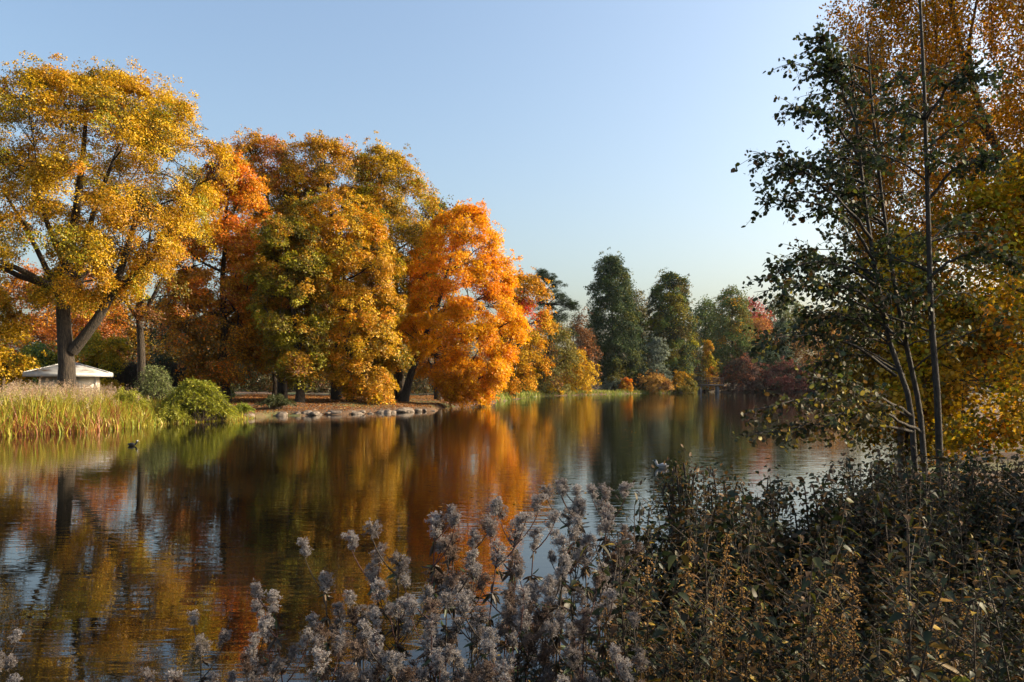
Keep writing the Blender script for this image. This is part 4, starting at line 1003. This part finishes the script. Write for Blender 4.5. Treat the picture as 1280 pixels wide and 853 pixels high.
def tufts(C, r, hairs=10, l=.0075, wd=.0011):
    k = np.repeat(np.arange(len(C)), hairs)
    dv = unit(r.normal(size=(len(k), 3)) + np.array([0, 0, .45])); s = unit(np.cross(dv, r.normal(size=(len(k), 3))))
    ll = l * r.uniform(.7, 1.25, (len(k), 1))
    a = C[k]; V_ = np.stack([a, a + dv * ll - s * wd, a + dv * ll * 1.08 + s * wd * .2, a + dv * ll * .95 + s * wd], 1).reshape(-1, 3)
    F_ = np.arange(len(k) * 4).reshape(-1, 4)
    return V_, F_, k

GREYS = [(.33,.30,.285), (.20,.17,.155), (.43,.39,.36), (.13,.10,.085)]
def goldenrod(seed, H=1.25, heads=3, W_=.045, L_=.075, brown=False):
    r = np.random.default_rng(seed)
    lean = r.normal(size=2) * .05
    q = bez(np.array([0, 0, 0.0]), np.array([lean[0] * .2, lean[1] * .2, H * .6]), np.array([lean[0], lean[1], H]), 14)
    lines = [(q, np.linspace(.0045, .002, 14))]
    parts = []
    heads_l = []
    for h in range(heads):
        if h == 0: T = q[-1]; ax = np.array([lean[0], lean[1], 1.0]); sc_ = 1
        else:
            th = r.uniform(0, 2 * PI); j = r.integers(8, 13); l = r.uniform(.07, .2); A = q[j]
            T = A + np.array([math.cos(th) * l * .6, math.sin(th) * l * .6, l]); ax = T - A; sc_ = r.uniform(.55, .9)
            lines.append((bez(A, A + np.array([math.cos(th) * l * .5, math.sin(th) * l * .5, l * .4]), T, 6), np.linspace(.0025, .0015, 6)))
        b, tf = fluff_head(r, T, ax, L_ * sc_, W_ * sc_, int(22 * sc_) + 5)
        lines += b; heads_l.append(tf)
    V_, F_ = tubes(lines, 4); parts.append(part('stem', V_, F_, STEM_RED if seed % 2 else STEM))
    # dark shrivelled leaves
    n = 190; t = r.uniform(.12, .95, n); j = np.minimum((t * 13).astype(int), 12); A = q[j] + r.normal(size=(n, 3)) * .004
    th = r.uniform(0, 2 * PI, n); td = np.stack([np.cos(th), np.sin(th), -r.uniform(.2, 1.6, n)], 1)
    V_, F_, m_ = leaves(A, r.normal(size=(n, 3)) + np.array([0, 0, .4]), r.uniform(.02, .055, n), NARROW, td * 1.5, r, .4)
    parts.append(part('leaves', V_, F_, LEAF_NEAR, np.repeat(pick([(.05,.035,.02), (.09,.055,.03), (.05,.07,.025), (.14,.08,.03)], [4, 3, 2, 1], n, r), m_, 0)))
    for tf in heads_l:
        V_, F_, k = tufts(tf, r)
        hb = np.array(GREYS)[r.integers(0, 4)]
        cl = (.5 * hb + .5 * pick(GREYS, [2, 2, 1, 1], len(tf), r))[k]
        if brown: cl = cl * np.array([.62, .5, .42])
        parts.append(part('seed_head', V_, F_, FLUFF, cl))
    return (H, parts)

def nettle(seed, H=1.1, dry=0.3, tassel=True, wide=1.0, tan=False):
    r = np.random.default_rng(seed)
    lean = r.normal(size=2) * .06
    q = bez(np.array([0, 0, 0.0]), np.array([0, 0, H * .6]), np.array([lean[0], lean[1], H]), 16)
    lines = [(q, np.linspace(.004, .0018, 16))]
    pos, td, sz, dr, tp = [], [], [], [], []
    nodes = int(H / .045)
    for i_ in range(nodes):
        t = .12 + .88 * (i_ + 1) / nodes; j = min(int(t * 15), 14); u = t * 15 - j; A = q[j] * (1 - u) + q[j + 1] * u
        th0 = i_ * PI / 2 + r.normal() * .3
        for s in (0, PI):
            th = th0 + s; c = np.array([math.cos(th), math.sin(th), 0])
            size = (.062 - .028 * t) * r.uniform(.7, 1.2) * wide
            pet = size * .3
            E = A + c * pet + np.array([0, 0, .25 * pet]); lines.append((np.array([A, E]), np.array([.0013, .001])))
            if r.random() < .88:
                pos.append(E); td.append(c + np.array([0, 0, r.uniform(-1.1, .1)])); sz.append(size); dr.append(r.random() < dry * (1.3 - t * .3))
            if tassel and t > .35:
                for _ in range(2):
                    l = r.uniform(.012, .032); m_ = 7; uu = np.linspace(.1, 1, m_)[:, None]
                    tp.append(A + (c + r.normal(size=3) * .3) * l * uu + np.array([0, 0, -1.0]) * l * uu ** 2 * 1.3 + r.normal(size=(m_, 3)) * .002)
            # axillary shoots
            if r.random() < .5 and t < .9:
                l = r.uniform(.05, .14); S = A + c * l + np.array([0, 0, l * .8]); lines.append((np.array([A, S]), np.array([.0015, .001])))
                for _ in range(5):
                    pos.append(A + (S - A) * r.uniform(.5, 1.05)); td.append(c + r.normal(size=3) * .8); sz.append(size * .5); dr.append(r.random() < dry)
    pos = np.array(pos); td = np.array(td); sz = np.array(sz); dr = np.array(dr)
    parts = []
    V_, F_ = tubes(lines, 4); parts.append(part('stem', V_, F_, STEM))
    g = pick([(.018,.026,.006), (.03,.036,.008), (.07,.068,.010), (.035,.028,.008)], [3, 3, 1.6, 2], len(pos), r); b_ = pick([(.16,.075,.014), (.26,.14,.022), (.08,.04,.01)], [2, 1, 2], len(pos), r)
    if tan: b_ = pick([(.36,.20,.05), (.20,.10,.025), (.34,.27,.04), (.06,.07,.015)], [3, 2, 1.5, 2], len(pos), r)
    else:
        oc = r.random(len(pos)) < .07; g[oc] = (.34, .22, .03)
    V_, F_, m_ = leaves(pos, r.normal(size=pos.shape) * .35 + np.array([0, 0, 1]), sz, NETTLE, td * 2 - (np.array([0, 0, 1.6]) if tan else 0), r, .3, .6 if tan else 1.0)
    parts.append(part('leaves', V_, F_, LEAF_NEAR, np.repeat(np.where(dr[:, None], b_, g), m_, 0)))
    if tp:
        tp = np.concatenate(tp)
        V_, F_, m_ = leaves(tp, r.normal(size=tp.shape), .008, QUAD, None, r)
        parts.append(part('seed_tassel', V_, F_, FLUFF, np.repeat(pick([(.38,.22,.08), (.26,.14,.05)] if tan else [(.24,.13,.05), (.16,.09,.04)], [1, 1], len(tp), r), m_, 0)))
    return (H, parts)

def place(name, proto, x_, y_, H, rz, label, cat, group, tilt=(0, 0)):
    h0, parts = proto
    z0 = g1(x_, y_)
    s = H / h0
    o = empty(name, (x_, y_, z0 - .03)); o.rotation_euler = (tilt[0], tilt[1], rz); o.scale = (s, s, s)
    tag(o, label, cat, group)
    for pn, me in parts:
        link(bpy.data.objects.new(pn, me), o)
    return o

GR = [goldenrod(500 + i_, 1.25, heads=[4, 6, 5, 7, 5, 6][i_], W_=.025 + .005 * (i_ % 3)) for i_ in range(6)]
GRB = [goldenrod(520 + i_, 1.1, heads=7, W_=.032, brown=True) for i_ in range(3)]
r = np.random.default_rng(530)
LBL_G = 'goldenrod stalk with grey fluffy seed head in the dense front stand'
plumes = [ # px, py(top), depth, proto, label
 (530,622,3.1,1,'tall goldenrod with a broad fluffy head leaning left against orange water'),
 (476,662,3.0,2,'goldenrod with a flat fluffy head left of the tallest orange water one'),
 (418,692,3.0,0,'goldenrod with one tight fluffy head above the dark water'),
 (380,712,2.9,1,'goldenrod with spreading grey head second from the left group'),
 (345,748,2.9,3,LBL_G),(252,768,2.8,4,'leftmost tall goldenrod with small separate fluffy tufts'),
 (565,645,3.2,2,LBL_G),(596,633,3.4,0,'dark headed goldenrod silhouetted before the orange reflection'),(622,632,3.3,5,LBL_G),(648,640,3.1,3,'bushy goldenrod with the widest fluffy head in the middle'),
 (585,655,3.0,5,LBL_G),(680,672,2.8,0,'goldenrod with a round cotton like head just below the wide one'),(706,603,3.9,4,'thin goldenrod topped against the pale sky reflection'),(722,612,3.8,2,LBL_G),
 (752,580,4.0,1,'tallest goldenrod reaching above the pale water patch'),(770,598,4.0,3,'tall goldenrod close right of the tallest one'),(740,605,3.9,5,LBL_G),
 (450,735,2.8,4,LBL_G),(500,768,2.6,3,LBL_G),(560,772,2.6,5,LBL_G),(608,752,2.7,2,LBL_G),(640,760,2.6,0,LBL_G),(748,720,2.9,3,'fluffy goldenrod by the first brown nettles'),
 (720,742,2.8,1,LBL_G),(765,745,2.9,5,LBL_G),(536,728,2.9,0,LBL_G),(660,715,2.9,5,LBL_G),(500,792,2.5,0,'pale sunlit goldenrod plume near the bottom of the stand'),
 (440,812,2.6,2,'sunlit goldenrod plume at the bottom left of the stand'),(415,790,2.5,1,LBL_G),(300,800,2.6,4,LBL_G),(70,832,2.7,3,'low goldenrod standing alone at the bottom left corner'),
 (0,790,2.9,4,'small goldenrod at the very left edge'),(316,846,2.6,0,LBL_G),(580,820,2.6,5,LBL_G),(650,826,2.6,3,LBL_G),(770,822,2.3,4,LBL_G),
 (540,830,2.6,2,LBL_G),(460,845,2.1,5,LBL_G),(205,838,2.4,2,LBL_G),(800,790,2.6,2,LBL_G),
 (330,775,2.8,0,LBL_G),(695,650,3.4,1,LBL_G),(785,640,3.9,4,LBL_G),(735,660,3.4,2,LBL_G),(630,668,3.2,4,LBL_G),(500,680,3.1,5,LBL_G)]
for px, py, d_, pi_, lb in plumes + [(q[0], q[1], q[2], i_ % 6, LBL_G) for i_, q in enumerate([(560,700,2.9),(505,725,2.9),(455,765,2.7),(400,770,2.7),(590,740,2.8),(630,725,2.9),(670,745,2.8),(545,790,2.6),(605,805,2.5),(665,795,2.5),(480,815,2.5),(425,840,2.5),(340,820,2.5),(280,835,2.5),(715,785,2.6),(765,790,2.6),(700,700,3.1),(165,842,2.6)])]:
    py += 26
    x_ = (px - CX) / F * d_
    T = zcol(py, d_)
    H_ = T - g1(x_, d_) + .03
    pr = GR[pi_] if lb != LBL_G or r.random() < .75 else GRB[r.integers(0, 3)]
    place('goldenrod_plant', pr, x_, d_, H_, r.uniform(0, 6.28), lb, 'plant', 'goldenrod in seed along the near bank', (r.normal() * .03, r.normal() * .03))

NT = [nettle(600 + i_, 1.1, dry=[.25, .3, .2, .6, .25, .2, .45][i_], tassel=False, wide=[1, 1.2, .75, .85, 1.1, 1.3, .65][i_]) for i_ in range(7)]
ND = [nettle(620 + i_, 1.15, dry=.9, wide=.75, tan=True) for i_ in range(3)]
LBL_N = 'dark leafy nettle stalk in the shaded undergrowth of the near bank'
tops = lambda px: np.interp(px, [560, 700, 780, 830, 880, 960, 1010, 1060, 1150, 1300], [760, 730, 680, 640, 600, 600, 620, 590, 575, 570])
cnt = 0
while cnt < 265:
    px = r.uniform(560, 1380); d_ = 2.6 + 5.2 * r.random() ** 1.25
    if px < 740 and r.random() < .72: continue
    x_ = (px - CX) / F * d_
    if lake_sd(np.array([x_]), np.array([d_]))[0] < .05: continue
    t_top = (max(tops(px), 675) if d_ < 4.1 else tops(px)) - 24 + 22 * math.sin(px * .021) + 16 * math.sin(px * .053 + 1) + r.uniform(0, 1) ** 1.3 * 230 * (1 if d_ < 4.5 else .55) + (20 if d_ < 3 else 0)
    H_ = zcol(t_top, d_) - g1(x_, d_)
    H_ = min(max(H_, .55), 1.55)
    place('nettle_plant', NT[r.integers(0, 7)], x_, d_, H_, r.uniform(0, 6.28), LBL_N, 'plant', 'nettles of the near bank', (r.normal() * .08, r.normal() * .08))
    cnt += 1
for i_, (px, py, d_, lb) in enumerate([(811,682,3.0,'dry tan nettle stalk furthest left among the upright brown ones'),(857,668,3.0,'tall dry tan nettle stalk, straight, second of the brown ones'),
        (902,662,3.1,'dry brown nettle with a hooked leafy tip'),(990,686,3.1,'dry tan nettle stalk standing apart right of the hooked one'),(1070,680,2.9,'dry orange brown nettle leaning alone in the dark undergrowth'),
        (770,735,2.8,'slim dry nettle in front of the goldenrod stand'),(1015,735,2.9,'dry nettle right of the one standing apart'),(955,745,2.8,'low dry nettle between the hooked stalk and the one apart'),(1150,745,2.9,'dry nettle furthest right before the ochre weeds'),(1110,700,3.3,'dry nettle behind the orange brown leaning one'),
        (925,700,3.0,'short dry nettle with green leaves beside the hooked one'),(835,735,2.8,'short dry nettle between the two straight tan stalks'),(880,725,2.9,'dry nettle stalk below the hooked tip')] + [(r.uniform(770, 1230), r.uniform(690, 790), r.uniform(2.7, 3.6), 'dry tan nettle spire, one of many scattered through the sunlit near bank') for _ in range(9)]):
    x_ = (px - CX) / F * d_
    place('dry_nettle', ND[i_ % 3], x_, d_, zcol(py, d_) - g1(x_, d_), r.uniform(0, 6), lb, 'plant', 'dry nettles in front')

# wispy brown-leaved shrubs at the water's edge and taller shrubs at right
for i_, (px, py, d_, W_, n_, pal, w_, lb) in enumerate([
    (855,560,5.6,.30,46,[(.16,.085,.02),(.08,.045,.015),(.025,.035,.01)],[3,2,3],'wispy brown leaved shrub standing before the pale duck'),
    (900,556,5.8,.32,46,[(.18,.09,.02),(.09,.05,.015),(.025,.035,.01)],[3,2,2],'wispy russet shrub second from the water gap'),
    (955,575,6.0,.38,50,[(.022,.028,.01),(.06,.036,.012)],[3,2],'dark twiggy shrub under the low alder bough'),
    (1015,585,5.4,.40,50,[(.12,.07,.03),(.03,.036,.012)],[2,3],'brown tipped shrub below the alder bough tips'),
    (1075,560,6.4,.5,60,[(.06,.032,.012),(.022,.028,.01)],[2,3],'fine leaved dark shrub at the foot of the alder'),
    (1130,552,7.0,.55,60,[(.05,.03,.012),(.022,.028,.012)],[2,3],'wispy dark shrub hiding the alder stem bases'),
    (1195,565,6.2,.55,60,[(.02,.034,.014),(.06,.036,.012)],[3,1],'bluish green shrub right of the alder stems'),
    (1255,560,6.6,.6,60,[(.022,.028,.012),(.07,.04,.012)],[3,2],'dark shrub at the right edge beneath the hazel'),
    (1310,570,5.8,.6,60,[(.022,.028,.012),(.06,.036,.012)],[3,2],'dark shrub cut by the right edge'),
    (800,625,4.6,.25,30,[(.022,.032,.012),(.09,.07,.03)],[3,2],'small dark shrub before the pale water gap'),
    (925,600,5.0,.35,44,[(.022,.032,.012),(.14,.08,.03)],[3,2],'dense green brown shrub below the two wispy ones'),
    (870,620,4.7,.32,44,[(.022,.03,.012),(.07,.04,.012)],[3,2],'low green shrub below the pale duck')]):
    x_ = (px - CX) / F * d_; H_ = zcol(py, d_) - g1(x_, d_)
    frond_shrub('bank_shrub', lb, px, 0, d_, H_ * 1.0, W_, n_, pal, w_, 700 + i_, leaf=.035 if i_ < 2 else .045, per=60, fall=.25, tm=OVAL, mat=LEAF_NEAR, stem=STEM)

frond_shrub('drooping_weed', 'large weed with hanging yellow brown leaves at the bottom right', 1200, 0, 2.7, 1.05, .32, 16, [(.35,.2,.03), (.2,.12,.03), (.3,.3,.04)], [3, 3, 1], 720, leaf=.11, per=16, fall=.5, mat=LEAF_NEAR, cat='plant')
frond_shrub('drooping_weed', 'weed with long pointed ochre leaves in the bottom right corner', 1262, 0, 2.6, 1.0, .3, 16, [(.4,.24,.03), (.25,.14,.03), (.3,.32,.05)], [3, 2, 2], 721, leaf=.12, per=16, fall=.5, mat=LEAF_NEAR, cat='plant')
frond_shrub('thin_stalk', 'single thin dark stalk rising in front of the golden reflection', 794, 0, 4.4, zcol(532, 4.4) - g1((794-CX)/F*4.4, 4.4), .05, 2, [(.05,.03,.02), (.1,.05,.02)], [2, 1], 722, leaf=.035, per=40, fall=.05, mat=LEAF_NEAR, cat='plant', sr=.35)

# ground cover under the stand
r = np.random.default_rng(730)
n = 90000
d_ = 2.0 + 7.5 * r.random(n) ** 1.2; px = r.uniform(-80, 1400, n); x_ = (px - CX) / F * d_
s = lake_sd(x_, d_); ok = s > 0.0; x_, d_, px = x_[ok], d_[ok], px[ok]
h = np.where(px > 760, .75, .45) * r.random(len(x_)) ** .8
pos = np.stack([x_, d_, gz(x_, d_) + h], 1)
V_, F_, m_ = leaves(pos, r.normal(size=pos.shape) * .5 + np.array([0, 0, .8]), r.uniform(.025, .05, len(x_)), OVAL, None, r)
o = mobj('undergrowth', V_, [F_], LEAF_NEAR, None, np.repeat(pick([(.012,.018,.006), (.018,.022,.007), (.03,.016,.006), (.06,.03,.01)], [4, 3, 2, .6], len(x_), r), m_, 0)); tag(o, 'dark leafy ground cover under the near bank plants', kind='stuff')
n = 9000
d_ = 1.5 + 6 * r.random(n); px = r.uniform(-80, 1400, n); x_ = (px - CX) / F * d_; s = lake_sd(x_, d_); ok = s > -.1; x_, d_ = x_[ok], d_[ok]
V_, F_, _ = blades(np.stack([x_, d_, gz(x_, d_) - .03], 1), r.uniform(.2, .75, len(x_)), r.uniform(.1, .6, len(x_)), r.uniform(.0015, .004, len(x_)), r)
o = mobj('dry_grass', V_, [F_], LEAF_NEAR, None, np.repeat(pick([(.12,.08,.04), (.08,.08,.03), (.06,.04,.03)], [1, 1, 2], len(x_), r), 4, 0)); tag(o, 'thin dry grass among the near bank plants', kind='stuff')

# ------------------------------------------------------------------ unseen trees, placed and shaped to shade the near bank
SHADE = [(13.5, -.6, 10.5, 3.3), (11.0, -3.5, 8.5, 2.8), (20.5, 9.2, 10.2, 3.6), (6.6, .6, 5.2, 1.5), (17.5, 3.4, 15.5, 3.2)]
for i_, (x_, y_, h_, w_) in enumerate(SHADE):
    r = np.random.default_rng(800 + i_)
    n = 110 if i_ == 4 else 130
    v = unit(r.normal(size=(n, 3))) * (r.random((n, 1)) ** .4)
    z0 = g1(x_, y_)
    hi = i_ == 4  # added tree with raised crown shades upper seed heads, sun passes below
    C = v * np.array([w_, w_, h_ * (.19 if hi else .38)]) + np.array([x_, y_, z0 + h_ * (.81 if hi else .6)])
    base = np.array([x_, y_, z0])
    tp = wob(np.linspace(base - [0, 0, .3], base + [0, 0, h_ * .9], 10), .05, r)
    lines = skeleton(C, [(tp, np.linspace(.22, .03, 10))], .22, r, 7, 3, .01, False)
    root = empty('unseen_shade_tree', base)
    tag(root, ['dense unseen green tree added to shade the near bank', 'smaller unseen green tree furthest behind the viewer, added for shade', 'tall unseen green tree up the near bank to the right, added for shade', 
               'low bushy unseen tree close to the right of the viewer, added for shade', 'unseen high crowned green tree added to shade the upper seed heads'][i_], 'tree')
    V_, F_ = tubes(lines, 6); mobj('trunk', V_ - base, [F_], BARK, root, smooth=True)
    pos, nrm, k = clump_leaves(C, v, w_ * .22, 95, r, flat=.7)
    V_, F_, m_ = leaves(pos, nrm, .16, QUAD, None, r)
    mobj('crown', V_ - base, [F_], LEAF, root, np.repeat(pick([GREEN, OLIVE], [3, 1], len(pos), r), m_, 0))

# ------------------------------------------------------------------ light, sky, air, camera
SUN_AZ, SUN_EL = 81.0, 25.0        # azimuth clockwise from the viewing direction
sd = Vector((math.sin(R(SUN_AZ)) * math.cos(R(SUN_EL)), math.cos(R(SUN_AZ)) * math.cos(R(SUN_EL)), math.sin(R(SUN_EL))))
li = bpy.data.lights.new('sun', 'SUN'); li.energy = 5.0; li.angle = R(.5); li.color = (1.0, .84, .60)
so = bpy.data.objects.new('sun', li); link(so); so.rotation_euler = sd.to_track_quat('Z', 'Y').to_euler(); so.location = (40, -20, 60)
w = bpy.data.worlds.new('World'); sc.world = w; w.use_nodes = True
t = w.node_tree; t.nodes.clear()
out = t.nodes.new('ShaderNodeOutputWorld'); bg = t.nodes.new('ShaderNodeBackground'); sk = t.nodes.new('ShaderNodeTexSky')
sk.sky_type = 'NISHITA'; sk.sun_disc = False; sk.sun_elevation = R(SUN_EL); sk.sun_rotation = R(SUN_AZ)
sk.air_density = 1.25; sk.dust_density = 4.6; sk.ozone_density = 2.2; sk.altitude = 50
bg.inputs['Strength'].default_value = .15
t.links.new(sk.outputs[0], bg.inputs[0]); t.links.new(bg.outputs[0], out.inputs[0])

if HAZE:
    V_, F_ = box((0, 120, 24), (1300, 560, 53))
    m, t, N, L = nt('haze_air')
    out = N.new('ShaderNodeOutputMaterial'); v = N.new('ShaderNodeVolumePrincipled')
    v.inputs['Density'].default_value = .00004; v.inputs['Color'].default_value = (.86, .92, 1, 1); v.inputs['Anisotropy'].default_value = .2
    L.new(v.outputs[0], out.inputs['Volume'])
    o = mobj('haze', V_, [F_], m); tag(o, 'thin autumn haze over the lake', kind='stuff')

cam = bpy.data.cameras.new('camera'); co = bpy.data.objects.new('camera', cam); link(co)
cam.sensor_width = 36; cam.lens = 36 * F / 1280; cam.shift_y = (HY - 426.5) / 1280
cam.clip_start = .05; cam.clip_end = 6000
co.location = (0, 0, EYE); co.rotation_euler = (R(90), 0, 0)
sc.camera = co

vs = sc.view_settings; sc.display_settings.display_device = 'sRGB'
vs.view_transform = 'Standard'; vs.look = 'None'; vs.exposure = 0.86; vs.gamma = 1; vs.use_curve_mapping = False
cy = sc.cycles
cy.max_bounces = 6; cy.diffuse_bounces = 1; cy.glossy_bounces = 2; cy.transmission_bounces = 3; cy.transparent_max_bounces = 4; cy.volume_bounces = 0
cy.caustics_reflective = False; cy.caustics_refractive = False
cy.sample_clamp_indirect = 4
cy.use_denoising = True
try:
    cy.denoiser = 'OPENIMAGEDENOISE'; cy.denoising_input_passes = 'RGB_ALBEDO_NORMAL'; cy.denoising_prefilter = 'ACCURATE'
except Exception: pass
